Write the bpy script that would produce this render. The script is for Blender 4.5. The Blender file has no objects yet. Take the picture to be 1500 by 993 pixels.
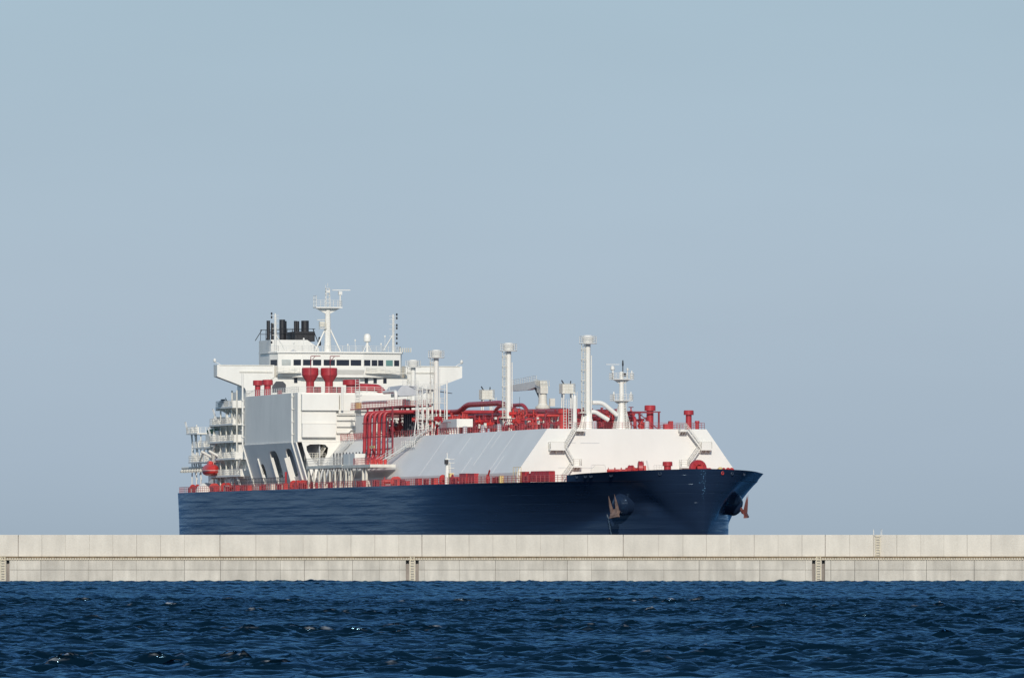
import bpy, math, random
import numpy as np
from mathutils import Vector, Matrix
from mathutils.geometry import delaunay_2d_cdt

random.seed(7)
rng = np.random.default_rng(11)
sc = bpy.context.scene
C = sc.collection
R = math.radians

# ------------------------------------------------------------------ camera, sky, sun, exposure
cam_d = bpy.data.cameras.new("camera")
cam = bpy.data.objects.new("camera", cam_d)
C.objects.link(cam)
cam.location = (0, 0, 3.57)
cam.rotation_euler = (R(90), 0, 0)
cam_d.sensor_width = 36
cam_d.lens = 288.0
cam_d.shift_y = 315.5 / 1500.0
cam_d.clip_start = 1.0
cam_d.clip_end = 80000.0
sc.camera = cam

SUN_AZ, SUN_EL = 1.0, 26.0            # azimuth measured from behind the camera towards the right
sun_dir = Vector((math.sin(R(SUN_AZ)) * math.cos(R(SUN_EL)), -math.cos(R(SUN_AZ)) * math.cos(R(SUN_EL)), math.sin(R(SUN_EL))))
sun_d = bpy.data.lights.new("sun", "SUN")
sun_d.energy = 3.15
sun_d.angle = R(0.5)
sun_d.color = (1.0, 0.94, 0.84)
sun = bpy.data.objects.new("sun", sun_d)
C.objects.link(sun)
sun.rotation_euler = (-sun_dir).to_track_quat("-Z", "Y").to_euler()
sun.location = (200, -200, 300)

world = bpy.data.worlds.new("World")
sc.world = world
world.use_nodes = True
wn, wl = world.node_tree.nodes, world.node_tree.links
wn.clear()
sky = wn.new("ShaderNodeTexSky")
sky.sky_type = "NISHITA"
sky.sun_disc = False
sky.sun_elevation = R(SUN_EL)
# Nishita: rotation 0 puts the sun on +Y, positive turns clockwise seen from above
sky.sun_rotation = math.atan2(sun_dir.x, sun_dir.y)
sky.altitude = 0
sky.air_density = 1.0
sky.dust_density = 0.3
sky.ozone_density = 2.0
bg = wn.new("ShaderNodeBackground")
bg.inputs["Strength"].default_value = 0.1
wo = wn.new("ShaderNodeOutputWorld")
# a band of pale even haze low over the sea, giving way to the clear sky higher up
wtc = wn.new("ShaderNodeTexCoord")
wse = wn.new("ShaderNodeSeparateXYZ")
wl.new(wtc.outputs["Generated"], wse.inputs[0])
hz = wn.new("ShaderNodeValToRGB")
hz.color_ramp.elements[0].position = 0.0
hz.color_ramp.elements[0].color = (0.335, 0.420, 0.505, 1)
hz.color_ramp.elements[1].position = 0.30
hz.color_ramp.elements[1].color = (0.24, 0.38, 0.55, 1)
for p_, c_ in ((0.012, (0.375, 0.465, 0.560)), (0.032, (0.410, 0.508, 0.602)), (0.070, (0.390, 0.520, 0.615)), (0.12, (0.33, 0.47, 0.595)), (0.20, (0.28, 0.42, 0.57))):
    e_ = hz.color_ramp.elements.new(p_)
    e_.color = (*c_, 1)
wl.new(wse.outputs[2], hz.inputs[0])
wmap = wn.new("ShaderNodeMapping")
wmap.inputs["Scale"].default_value = (6.0, 6.0, 26.0)
wl.new(wtc.outputs["Generated"], wmap.inputs[0])
wno = wn.new("ShaderNodeTexNoise")
wno.inputs["Scale"].default_value = 1.6
wno.inputs["Detail"].default_value = 4
wl.new(wmap.outputs[0], wno.inputs["Vector"])
wmr = wn.new("ShaderNodeMapRange")
wmr.inputs[1].default_value = 0.3
wmr.inputs[2].default_value = 0.7
wmr.inputs[3].default_value = 9.75
wmr.inputs[4].default_value = 10.25
wl.new(wno.outputs["Fac"], wmr.inputs[0])
sc10 = wn.new("ShaderNodeVectorMath")
sc10.operation = "SCALE"
wl.new(wmr.outputs[0], sc10.inputs["Scale"])
wl.new(hz.outputs[0], sc10.inputs[0])
hf = wn.new("ShaderNodeMapRange")
hf.inputs[1].default_value = 0.07
hf.inputs[2].default_value = 0.45
hf.inputs[3].default_value = 0.0
hf.inputs[4].default_value = 0.6
wl.new(wse.outputs[2], hf.inputs[0])
hm = wn.new("ShaderNodeMix")
hm.data_type = "RGBA"
wl.new(hf.outputs[0], hm.inputs[0])
wl.new(sc10.outputs[0], hm.inputs[6])
wl.new(sky.outputs[0], hm.inputs[7])
wl.new(hm.outputs[2], bg.inputs["Color"])
wl.new(bg.outputs[0], wo.inputs["Surface"])

sc.view_settings.view_transform = "Standard"
sc.view_settings.look = "None"
sc.view_settings.exposure = 0.0
sc.view_settings.gamma = 1.0
sc.view_settings.use_curve_mapping = False


# ------------------------------------------------------------------ materials
def base_mat(name, col, rough=0.5, metal=0.0, var=0.12, vscale=0.35, streak=0.0, bump=0.0, bscale=2.0, spec=0.5, dirt=None):
    m = bpy.data.materials.new(name)
    m.use_nodes = True
    nt = m.node_tree
    n, l = nt.nodes, nt.links
    b = n["Principled BSDF"]
    b.inputs["Roughness"].default_value = rough
    b.inputs["Metallic"].default_value = metal
    b.inputs["Specular IOR Level"].default_value = spec
    tc = n.new("ShaderNodeTexCoord")
    mp = n.new("ShaderNodeMapping")
    mp.inputs["Scale"].default_value = (1, 1, 1.0 - 0.85 * streak)
    l.new(tc.outputs["Object"], mp.inputs["Vector"])
    no = n.new("ShaderNodeTexNoise")
    no.inputs["Scale"].default_value = vscale
    no.inputs["Detail"].default_value = 6
    no.inputs["Roughness"].default_value = 0.6
    l.new(mp.outputs[0], no.inputs["Vector"])
    cr = n.new("ShaderNodeValToRGB")
    d = dirt or tuple(c * (1 - var) for c in col)
    cr.color_ramp.elements[0].position = 0.32
    cr.color_ramp.elements[0].color = (*d, 1)
    cr.color_ramp.elements[1].position = 0.62
    cr.color_ramp.elements[1].color = (*[min(1, c * (1 + var * 0.35)) for c in col], 1)
    l.new(no.outputs["Fac"], cr.inputs[0])
    l.new(cr.outputs[0], b.inputs["Base Color"])
    if bump:
        bn = n.new("ShaderNodeTexNoise")
        bn.inputs["Scale"].default_value = bscale
        bn.inputs["Detail"].default_value = 3
        l.new(tc.outputs["Object"], bn.inputs["Vector"])
        bp = n.new("ShaderNodeBump")
        bp.inputs["Strength"].default_value = 1.0
        bp.inputs["Distance"].default_value = bump
        l.new(bn.outputs["Fac"], bp.inputs["Height"])
        l.new(bp.outputs[0], b.inputs["Normal"])
    return m


M = {}
M["white"] = base_mat("white_paint", (0.79, 0.765, 0.705), 0.42, var=0.07, vscale=0.25, streak=0.7, bump=0.02, bscale=0.5)
M["trunk"] = base_mat("tank_cover_paint", (0.80, 0.775, 0.725), 0.38, var=0.05, vscale=0.12, streak=0.5, bump=0.035, bscale=0.35)
M["cream"] = base_mat("weathered_white_paint", (0.68, 0.65, 0.57), 0.5, var=0.15, vscale=0.8, streak=0.6)
M["red"] = base_mat("red_paint", (0.40, 0.031, 0.040), 0.42, var=0.25, vscale=0.9, streak=0.3)
M["darkred"] = base_mat("dark_red_paint", (0.23, 0.019, 0.033), 0.5, var=0.35, vscale=1.0)
M["orange"] = base_mat("orange_plastic", (0.60, 0.045, 0.04), 0.35, var=0.1)
M["brightred"] = base_mat("bright_red_paint", (0.52, 0.05, 0.045), 0.45, var=0.2, vscale=1.2)
M["yellow"] = base_mat("yellow_paint", (0.70, 0.53, 0.22), 0.5, var=0.15)
M["black"] = base_mat("black_paint", (0.022, 0.022, 0.026), 0.5, var=0.3)
M["grey"] = base_mat("grey_paint", (0.50, 0.51, 0.53), 0.5, var=0.12)
M["dark"] = base_mat("dark_grey_steel", (0.07, 0.075, 0.09), 0.5, var=0.3)
M["green"] = base_mat("green_canvas", (0.02, 0.09, 0.06), 0.8, var=0.3)
M["deck"] = base_mat("deck_paint", (0.36, 0.17, 0.14), 0.7, var=0.3)
M["rust"] = base_mat("rusty_anchor_steel", (0.19, 0.125, 0.105), 0.65, var=0.45, vscale=1.2)
M["rustdark"] = base_mat("red_brown_anchor_steel", (0.15, 0.035, 0.03), 0.65, var=0.4, vscale=1.2)
M["chrome"] = base_mat("salt_streak", (0.26, 0.29, 0.33), 0.5, var=0.4, vscale=2.0)
M["rail"] = base_mat("railing_paint", (0.74, 0.72, 0.67), 0.5, var=0.1)
M["redrail"] = base_mat("red_railing_paint", (0.50, 0.12, 0.12), 0.5, var=0.2)
M["ladder"] = base_mat("pale_yellow_paint", (0.66, 0.58, 0.42), 0.6, var=0.3, vscale=2.0)
M["bolster"] = base_mat("bolster_steel", (0.035, 0.05, 0.08), 0.3, var=0.3, vscale=0.8)

# window glass: dark, reflective
g = base_mat("window_glass", (0.018, 0.022, 0.035), 0.08, var=0.2)
M["glass"] = g
M["skytoneglass"] = base_mat("sky_reflection_glass", (0.42, 0.44, 0.42), 0.25, var=0.2)  # pale colour paints the sky reflected in the pane
M["greenglass"] = base_mat("tinted_window_glass", (0.13, 0.26, 0.24), 0.2, var=0.2)


def body_and_gloss(n, l, out, color_socket, color, rough, ior, strength, tint, normal, diff_rough=0.5):
    """diffuse body under a gloss whose grazing reflection is limited (surface roughness hides part of it)"""
    di = n.new("ShaderNodeBsdfDiffuse")
    di.inputs["Roughness"].default_value = diff_rough
    if color_socket is not None:
        l.new(color_socket, di.inputs["Color"])
    else:
        di.inputs["Color"].default_value = (*color, 1)
    gl = n.new("ShaderNodeBsdfAnisotropic")
    gl.inputs["Roughness"].default_value = rough
    gl.inputs["Color"].default_value = (*tint, 1)
    fr = n.new("ShaderNodeFresnel")
    fr.inputs["IOR"].default_value = ior
    for q in (di, gl, fr):
        l.new(normal, q.inputs["Normal"])
    mu = n.new("ShaderNodeMath")
    mu.operation = "MULTIPLY"
    mu.inputs[1].default_value = strength
    l.new(fr.outputs[0], mu.inputs[0])
    mx = n.new("ShaderNodeMixShader")
    l.new(mu.outputs[0], mx.inputs[0])
    l.new(di.outputs[0], mx.inputs[1])
    l.new(gl.outputs[0], mx.inputs[2])
    return mx.outputs[0]


def hull_mat():
    m = bpy.data.materials.new("navy_hull_paint")
    m.use_nodes = True
    nt = m.node_tree
    n, l = nt.nodes, nt.links
    b = n["Principled BSDF"]
    tc = n.new("ShaderNodeTexCoord")
    no = n.new("ShaderNodeTexNoise")
    no.inputs["Scale"].default_value = 0.12
    no.inputs["Detail"].default_value = 7
    mp0 = n.new("ShaderNodeMapping")
    mp0.inputs["Scale"].default_value = (0.4, 1, 2.0)
    l.new(tc.outputs["Object"], mp0.inputs[0])
    l.new(mp0.outputs[0], no.inputs["Vector"])
    cr = n.new("ShaderNodeValToRGB")
    cr.color_ramp.elements[0].position = 0.3
    cr.color_ramp.elements[0].color = (0.0105, 0.0205, 0.045, 1)
    cr.color_ramp.elements[1].position = 0.75
    cr.color_ramp.elements[1].color = (0.014, 0.0275, 0.059, 1)
    l.new(no.outputs["Fac"], cr.inputs[0])
    # strake waviness: long bands along the hull + dents between frames
    mp = n.new("ShaderNodeMapping")
    mp.inputs["Scale"].default_value = (0.02, 0.02, 0.35)
    l.new(tc.outputs["Object"], mp.inputs[0])
    b1 = n.new("ShaderNodeTexNoise")
    b1.inputs["Scale"].default_value = 1.0
    b1.inputs["Detail"].default_value = 1
    l.new(mp.outputs[0], b1.inputs["Vector"])
    mp2 = n.new("ShaderNodeMapping")
    mp2.inputs["Scale"].default_value = (0.16, 0.16, 0.4)
    l.new(tc.outputs["Object"], mp2.inputs[0])
    b2 = n.new("ShaderNodeTexNoise")
    b2.inputs["Scale"].default_value = 1.0
    b2.inputs["Detail"].default_value = 2
    l.new(mp2.outputs[0], b2.inputs["Vector"])
    ad = n.new("ShaderNodeMath")
    ad.operation = "MULTIPLY_ADD"
    ad.inputs[1].default_value = 0.35
    l.new(b2.outputs["Fac"], ad.inputs[0])
    l.new(b1.outputs["Fac"], ad.inputs[2])
    # plating: each strake stands slightly proud of the one below, more in some places than in others
    sx = n.new("ShaderNodeSeparateXYZ")
    l.new(tc.outputs["Object"], sx.inputs[0])
    wob = n.new("ShaderNodeMath")
    wob.operation = "MULTIPLY_ADD"
    wob.inputs[1].default_value = 0.22
    l.new(b2.outputs["Fac"], wob.inputs[0])
    l.new(sx.outputs[2], wob.inputs[2])
    fr = n.new("ShaderNodeMath")
    fr.operation = "MULTIPLY"
    fr.inputs[1].default_value = 1 / 1.55
    l.new(wob.outputs[0], fr.inputs[0])
    fr2 = n.new("ShaderNodeMath")
    fr2.operation = "FRACT"
    l.new(fr.outputs[0], fr2.inputs[0])
    mp3 = n.new("ShaderNodeMapping")
    mp3.inputs["Scale"].default_value = (0.035, 0.035, 0.55)
    l.new(tc.outputs["Object"], mp3.inputs[0])
    b3 = n.new("ShaderNodeTexNoise")
    b3.inputs["Scale"].default_value = 1.0
    b3.inputs["Detail"].default_value = 4
    l.new(mp3.outputs[0], b3.inputs["Vector"])
    pm = n.new("ShaderNodeMapRange")
    pm.inputs[1].default_value = 0.38
    pm.inputs[2].default_value = 0.68
    pm.inputs[3].default_value = 0.0
    pm.inputs[4].default_value = 0.17
    l.new(b3.outputs["Fac"], pm.inputs[0])
    edge = n.new("ShaderNodeMapRange")
    edge.inputs[1].default_value = 0.0
    edge.inputs[2].default_value = 0.22
    l.new(fr2.outputs[0], edge.inputs[0])
    sw = n.new("ShaderNodeMath")
    sw.operation = "MULTIPLY"
    l.new(edge.outputs[0], sw.inputs[0])
    l.new(pm.outputs[0], sw.inputs[1])
    ad2 = n.new("ShaderNodeMath")
    ad2.operation = "ADD"
    low = n.new("ShaderNodeMath")
    low.operation = "MULTIPLY"
    low.inputs[1].default_value = 0.05
    l.new(ad.outputs[0], low.inputs[0])
    l.new(low.outputs[0], ad2.inputs[0])
    l.new(sw.outputs[0], ad2.inputs[1])
    ad = ad2
    bp = n.new("ShaderNodeBump")
    bp.inputs["Strength"].default_value = 1.0
    bp.inputs["Distance"].default_value = 0.2
    l.new(ad.outputs[0], bp.inputs["Height"])
    n.remove(b)
    sh = body_and_gloss(n, l, None, cr.outputs[0], None, 0.22, 1.45, 0.86, (0.62, 0.81, 1.0), bp.outputs[0])
    l.new(sh, n["Material Output"].inputs["Surface"])
    return m


M["hull"] = hull_mat()


def concrete_mat(name, col, amt=1.0):
    m = bpy.data.materials.new(name)
    m.use_nodes = True
    nt = m.node_tree
    n, l = nt.nodes, nt.links
    b = n["Principled BSDF"]
    b.inputs["Roughness"].default_value = 0.85
    b.inputs["Specular IOR Level"].default_value = 0.2
    tc = n.new("ShaderNodeTexCoord")
    at = n.new("ShaderNodeAttribute")
    at.attribute_name = "tone"
    mp = n.new("ShaderNodeMapping")
    mp.inputs["Scale"].default_value = (0.9, 0.9, 0.16)
    l.new(tc.outputs["Object"], mp.inputs[0])
    st = n.new("ShaderNodeTexNoise")
    st.inputs["Scale"].default_value = 1.0
    st.inputs["Detail"].default_value = 6
    st.inputs["Roughness"].default_value = 0.6
    l.new(mp.outputs[0], st.inputs["Vector"])
    bl = n.new("ShaderNodeTexNoise")
    bl.inputs["Scale"].default_value = 0.35
    bl.inputs["Detail"].default_value = 8
    l.new(tc.outputs["Object"], bl.inputs["Vector"])
    fine = n.new("ShaderNodeTexNoise")
    fine.inputs["Scale"].default_value = 5.0
    fine.inputs["Detail"].default_value = 4
    l.new(tc.outputs["Object"], fine.inputs["Vector"])

    def mr(sock, lo, hi):
        q = n.new("ShaderNodeMapRange")
        q.inputs[1].default_value = 0.3
        q.inputs[2].default_value = 0.7
        q.inputs[3].default_value = lo
        q.inputs[4].default_value = hi
        l.new(sock, q.inputs[0])
        return q.outputs[0]

    def mul(a, c):
        q = n.new("ShaderNodeMath")
        q.operation = "MULTIPLY"
        l.new(a, q.inputs[0])
        l.new(c, q.inputs[1])
        return q.outputs[0]

    v = mul(mul(mr(st.outputs["Fac"], 1 - 0.13 * amt, 1.05), mr(bl.outputs["Fac"], 1 - 0.09 * amt, 1.05)), mr(fine.outputs["Fac"], 0.96, 1.03))
    v = mul(v, at.outputs["Fac"])
    mx = n.new("ShaderNodeMix")
    mx.data_type = "RGBA"
    mx.blend_type = "MULTIPLY"
    mx.inputs[0].default_value = 1.0
    mx.inputs[6].default_value = (*col, 1)
    l.new(v, mx.inputs[7])
    l.new(mx.outputs[2], b.inputs["Base Color"])
    bp = n.new("ShaderNodeBump")
    bp.inputs["Distance"].default_value = 0.02
    l.new(fine.outputs["Fac"], bp.inputs["Height"])
    l.new(bp.outputs[0], b.inputs["Normal"])
    return m


M["concrete"] = concrete_mat("parapet_concrete", (0.665, 0.615, 0.535), 0.7)
M["concrete_low"] = concrete_mat("quay_concrete", (0.63, 0.585, 0.51), 1.7)
M["niche"] = base_mat("niche_concrete", (0.32, 0.285, 0.26), 0.9, var=0.3)
M["ledge"] = base_mat("rusty_ledge_steel", (0.20, 0.14, 0.075), 0.7, var=0.4, vscale=2.0)
M["shadestrip"] = base_mat("painted_ledge_shade", (0.43, 0.375, 0.29), 0.8, var=0.2, vscale=2.0)  # darker tone carries the shade under the ledge
M["ledgelight"] = base_mat("yellowed_concrete", (0.60, 0.53, 0.42), 0.8, var=0.15, vscale=2.0)


def water_mat():
    m = bpy.data.materials.new("sea_water")
    m.use_nodes = True
    nt = m.node_tree
    n, l = nt.nodes, nt.links
    b = n["Principled BSDF"]
    tc = n.new("ShaderNodeTexCoord")
    h = None
    for s, sy, amp in ((0.8, 1.0, 0.17), (2.2, 1.0, 0.10), (5.5, 1.0, 0.032)):
        mp = n.new("ShaderNodeMapping")
        mp.inputs["Scale"].default_value = (s * 0.38, s * sy, s)
        mp.inputs["Rotation"].default_value = (0, 0, 0.15)
        l.new(tc.outputs["Object"], mp.inputs[0])
        no = n.new("ShaderNodeTexNoise")
        no.inputs["Scale"].default_value = 1.0
        no.inputs["Detail"].default_value = 3
        l.new(mp.outputs[0], no.inputs["Vector"])
        q = n.new("ShaderNodeMath")
        q.operation = "MULTIPLY_ADD"
        q.inputs[1].default_value = amp
        l.new(no.outputs["Fac"], q.inputs[0])
        if h is None:
            q.inputs[2].default_value = 0
        else:
            l.new(h, q.inputs[2])
        h = q.outputs[0]
    bp = n.new("ShaderNodeBump")
    bp.inputs["Strength"].default_value = 1.0
    bp.inputs["Distance"].default_value = 1.0
    l.new(h, bp.inputs["Height"])
    n.remove(b)
    wsh = body_and_gloss(n, l, None, None, (0.0012, 0.0085, 0.018), 0.08, 1.333, 0.66, (0.34, 0.67, 1.0), bp.outputs[0])
    fo = n.new("ShaderNodeBsdfPrincipled")
    fo.inputs["Base Color"].default_value = (0.48, 0.52, 0.56, 1)
    fo.inputs["Roughness"].default_value = 0.9
    at = n.new("ShaderNodeAttribute")
    at.attribute_name = "foam"
    fn = n.new("ShaderNodeTexNoise")
    fn.inputs["Scale"].default_value = 5.0
    fn.inputs["Detail"].default_value = 5
    fm_ = n.new("ShaderNodeMapping")
    fm_.inputs["Scale"].default_value = (0.35, 1.6, 1.6)
    l.new(tc.outputs["Object"], fm_.inputs[0])
    l.new(fm_.outputs[0], fn.inputs["Vector"])
    mu = n.new("ShaderNodeMath")
    mu.operation = "MULTIPLY"
    l.new(at.outputs["Fac"], mu.inputs[0])
    mr = n.new("ShaderNodeMapRange")
    mr.inputs[1].default_value = 0.5
    mr.inputs[2].default_value = 0.66
    mr.inputs[4].default_value = 0.85
    l.new(fn.outputs["Fac"], mr.inputs[0])
    l.new(mr.outputs[0], mu.inputs[1])
    mix = n.new("ShaderNodeMixShader")
    l.new(mu.outputs[0], mix.inputs[0])
    l.new(wsh, mix.inputs[1])
    l.new(fo.outputs[0], mix.inputs[2])
    l.new(mix.outputs[0], n["Material Output"].inputs["Surface"])
    return m


M["water"] = water_mat()


# ------------------------------------------------------------------ mesh helpers
class MB:
    """collects shapes and links them as ONE mesh object"""

    def __init__(self):
        self.v, self.f, self.s = [], [], []

    def add(self, vs, fs, smooth=False):
        o = len(self.v)
        self.v += [tuple(p) for p in vs]
        self.f += [tuple(i + o for i in f) for f in fs]
        self.s += [smooth] * len(fs)
        return self

    def box(self, x0, x1, y0, y1, z0, z1):
        vs = [(x, y, z) for z in (z0, z1) for y in (y0, y1) for x in (x0, x1)]
        return self.add(vs, [(0, 2, 3, 1), (4, 5, 7, 6), (0, 1, 5, 4), (2, 6, 7, 3), (0, 4, 6, 2), (1, 3, 7, 5)])

    def cbox(self, c, s):
        return self.box(c[0] - s[0] / 2, c[0] + s[0] / 2, c[1] - s[1] / 2, c[1] + s[1] / 2, c[2] - s[2] / 2, c[2] + s[2] / 2)

    def prism(self, poly, ext):
        """closed polygon of 3D points extruded by the vector ext"""
        n = len(poly)
        e = Vector(ext)
        vs = [Vector(p) for p in poly] + [Vector(p) + e for p in poly]
        fs = [tuple(range(n))[::-1], tuple(range(n, 2 * n))] + [(i, (i + 1) % n, n + (i + 1) % n, n + i) for i in range(n)]
        nn = Vector((0, 0, 0))
        for i in range(n):
            nn += vs[i].cross(vs[(i + 1) % n])
        if nn.dot(e) < 0:
            fs = [f[::-1] for f in fs]
        return self.add(vs, fs)

    def tube(self, path, r, n=10, r2=None, caps=True):
        P = [Vector(p) for p in path]
        rings = []
        k = len(P)
        up = None
        for i in range(k):
            if i == 0:
                d = P[1] - P[0]
            elif i == k - 1:
                d = P[-1] - P[-2]
            else:
                d = (P[i] - P[i - 1]).normalized() + (P[i + 1] - P[i]).normalized()
            d.normalize()
            if up is None:
                up = Vector((0, 0, 1)) if abs(d.z) < 0.9 else Vector((1, 0, 0))
            a = d.cross(up)
            if a.length < 1e-5:
                a = d.cross(Vector((0, 1, 0)))
            a.normalize()
            up = a.cross(d).normalized()
            rr = r if r2 is None else r + (r2 - r) * i / (k - 1)
            rings.append([P[i] + (a * math.cos(2 * math.pi * j / n) + up * math.sin(2 * math.pi * j / n)) * rr for j in range(n)])
        vs = [p for rg in rings for p in rg]
        fs = [(i * n + j, i * n + (j + 1) % n, (i + 1) * n + (j + 1) % n, (i + 1) * n + j) for i in range(k - 1) for j in range(n)]
        self.add(vs, fs, True)
        if caps:
            o = len(self.v)
            self.add(rings[0], [tuple(range(n))])
            self.add(rings[-1], [tuple(range(n))[::-1]])
        return self

    def bar(self, p, q, r):
        return self.tube([p, q], r, 5, caps=False)

    def lathe(self, prof, c=(0, 0, 0), n=18, axis=None):
        """prof: (radius, height) pairs round the z axis (or the given axis) at c"""
        c = Vector(c)
        q = Matrix.Identity(3) if axis is None else Vector(axis).to_track_quat("Z", "Y").to_matrix()
        vs = [c + q @ Vector((r * math.cos(2 * math.pi * j / n), r * math.sin(2 * math.pi * j / n), h)) for r, h in prof for j in range(n)]
        k = len(prof)
        for i in range(k - 1):
            flat = abs(prof[i][1] - prof[i + 1][1]) < 1e-6
            a = vs[i * n:(i + 2) * n]
            self.add(a, [(j, (j + 1) % n, n + (j + 1) % n, n + j) for j in range(n)], not flat)
        if prof[0][0] > 1e-4:
            self.add(vs[:n], [tuple(range(n))[::-1]])
        if prof[-1][0] > 1e-4:
            self.add(vs[-n:], [tuple(range(n))])
        return self

    def rail(self, path, h=1.1, step=1.5, r=0.045, rows=3):
        P = [Vector(p) for p in path]
        for a, b in zip(P[:-1], P[1:]):
            L = (b - a).length
            k = max(1, round(L / step))
            for i in range(k + 1):
                p = a.lerp(b, i / k)
                self.bar(p, p + Vector((0, 0, h)), r)
            for j in range(rows):
                z = Vector((0, 0, h * (j + 1) / rows))
                self.bar(a + z, b + z, r * 0.8)
        return self

    def ladder(self, p, q, side, w=0.5, step=0.4, r=0.04):
        p, q, s = Vector(p), Vector(q), Vector(side).normalized() * w / 2
        self.bar(p - s, q - s, r)
        self.bar(p + s, q + s, r)
        k = max(2, int((q - p).length / step))
        for i in range(1, k):
            c = p.lerp(q, i / k)
            self.bar(c - s, c + s, r * 0.8)
        return self

    def stair(self, p, q, side, w=0.9):
        """inclined stair with stringers, treads and hand rails; side = horizontal width direction"""
        p, q, s = Vector(p), Vector(q), Vector(side).normalized() * w / 2
        up = Vector((0, 0, 1))
        for t in (-1, 1):
            a, b = p + s * t, q + s * t
            self.prism([a - up * 0.14, b - up * 0.14, b + up * 0.14, a + up * 0.14], Vector(side).normalized() * 0.06 * t)
            k = 4
            for i in range(k + 1):
                c = a.lerp(b, i / k)
                self.bar(c, c + up * 1.0, 0.04)
            self.bar(a + up, b + up, 0.045)
            self.bar(a + up * 0.55, b + up * 0.55, 0.03)
        k = max(3, int(abs(q.z - p.z) / 0.28))
        d = (q - p)
        d.z = 0
        d = d.normalized() * 0.12 if d.length > 1e-4 else Vector((0.1, 0, 0))
        for i in range(1, k):
            c = p.lerp(q, i / k)
            self.prism([c - s - d, c + s - d, c + s + d, c - s + d], up * 0.04)
        return self

    def plate(self, outer, holes, to3, thick):
        """flat plate with holes: outer/holes are 2D loops, to3 maps 2D to 3D, thick = extrusion vector"""
        pts, edges = [], []
        for lp in [outer] + holes:
            o = len(pts)
            pts += [Vector(p) for p in lp]
            edges += [(o + i, o + (i + 1) % len(lp)) for i in range(len(lp))]
        v2, e2, f2, _, _, _ = delaunay_2d_cdt(pts, edges, [], 1, 1e-5)

        def inside(p, lp):
            c = False
            for i in range(len(lp)):
                a, b = lp[i], lp[i - 1]
                if (a[1] > p[1]) != (b[1] > p[1]) and p[0] < (b[0] - a[0]) * (p[1] - a[1]) / (b[1] - a[1]) + a[0]:
                    c = not c
            return c

        keep = []
        for f in f2:
            cx = sum(v2[i][0] for i in f) / len(f)
            cy = sum(v2[i][1] for i in f) / len(f)
            if inside((cx, cy), outer) and not any(inside((cx, cy), h) for h in holes):
                keep.append(f)
        t = Vector(thick)
        fr = [Vector(to3(p[0], p[1])) for p in v2]
        self.add(fr, [tuple(f) for f in keep])
        self.add([p - t for p in fr], [tuple(f)[::-1] for f in keep])
        for lp in [outer] + holes:
            a = [Vector(to3(*p)) for p in lp]
            n = len(a)
            self.add(a + [p - t for p in a], [(i, (i + 1) % n, n + (i + 1) % n, n + i) for i in range(n)])
        return self

    def build(self, name, mat, parent=None, loc=(0, 0, 0), rz=0.0):
        me = bpy.data.meshes.new(name)
        me.from_pydata(self.v, [], self.f)
        me.polygons.foreach_set("use_smooth", self.s)
        me.materials.append(mat)
        me.update()
        o = bpy.data.objects.new(name, me)
        C.objects.link(o)
        o.location = loc
        o.rotation_euler = (0, 0, rz)
        if parent is not None:
            o.parent = parent
        return o


def build_each(boxes, name, mat, parent):
    """every collected piece becomes an object of its own with its origin at its own base"""
    out = []
    for mb in boxes:
        P = np.array(mb.v)
        c = ((P[:, 0].min() + P[:, 0].max()) / 2, (P[:, 1].min() + P[:, 1].max()) / 2, P[:, 2].min())
        q = MB()
        q.v = [(a - c[0], b - c[1], d - c[2]) for a, b, d in mb.v]
        q.f, q.s = mb.f, mb.s
        out.append(q.build(name, mat, parent, c))
    return out


def tag(o, label=None, cat=None, group=None, kind=None):
    if label: o["label"] = label
    if cat: o["category"] = cat
    if group: o["group"] = group
    if kind: o["kind"] = kind
    return o


def empty(name, loc, rz=0.0, parent=None):
    o = bpy.data.objects.new(name, None)
    C.objects.link(o)
    o.location = loc
    o.rotation_euler = (0, 0, rz)
    o.empty_display_size = 1
    if parent: o.parent = parent
    return o


def copy_tree(o, parent=None, loc=None, rz=None):
    c = o.copy()
    C.objects.link(c)
    if parent is not None: c.parent = parent
    if loc is not None: c.location = loc
    if rz is not None: c.rotation_euler = (0, 0, rz)
    for ch in list(o.children):
        copy_tree(ch, c)
    return c


def pchip(xs, ys, x):
    xs, ys = np.array(xs, float), np.array(ys, float)
    h = np.diff(xs)
    d = np.diff(ys) / h
    m = np.zeros(len(xs))
    for i in range(1, len(xs) - 1):
        if d[i - 1] * d[i] > 0:
            w1, w2 = 2 * h[i] + h[i - 1], h[i] + 2 * h[i - 1]
            m[i] = (w1 + w2) / (w1 / d[i - 1] + w2 / d[i])
    m[0], m[-1] = d[0], d[-1]
    i = np.clip(np.searchsorted(xs, x) - 1, 0, len(h) - 1)
    t = (x - xs[i]) / h[i]
    return ((2 * t**3 - 3 * t**2 + 1) * ys[i] + (t**3 - 2 * t**2 + t) * h[i] * m[i] + (-2 * t**3 + 3 * t**2) * ys[i + 1] + (t**3 - t**2) * h[i] * m[i + 1])


def arc(c, a, b, r, t0, t1, n=6):
    """points of an arc in the plane of unit vectors a, b"""
    c, a, b = Vector(c), Vector(a), Vector(b)
    return [c + (a * math.cos(t0 + (t1 - t0) * i / n) + b * math.sin(t0 + (t1 - t0) * i / n)) * r for i in range(n + 1)]


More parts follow.
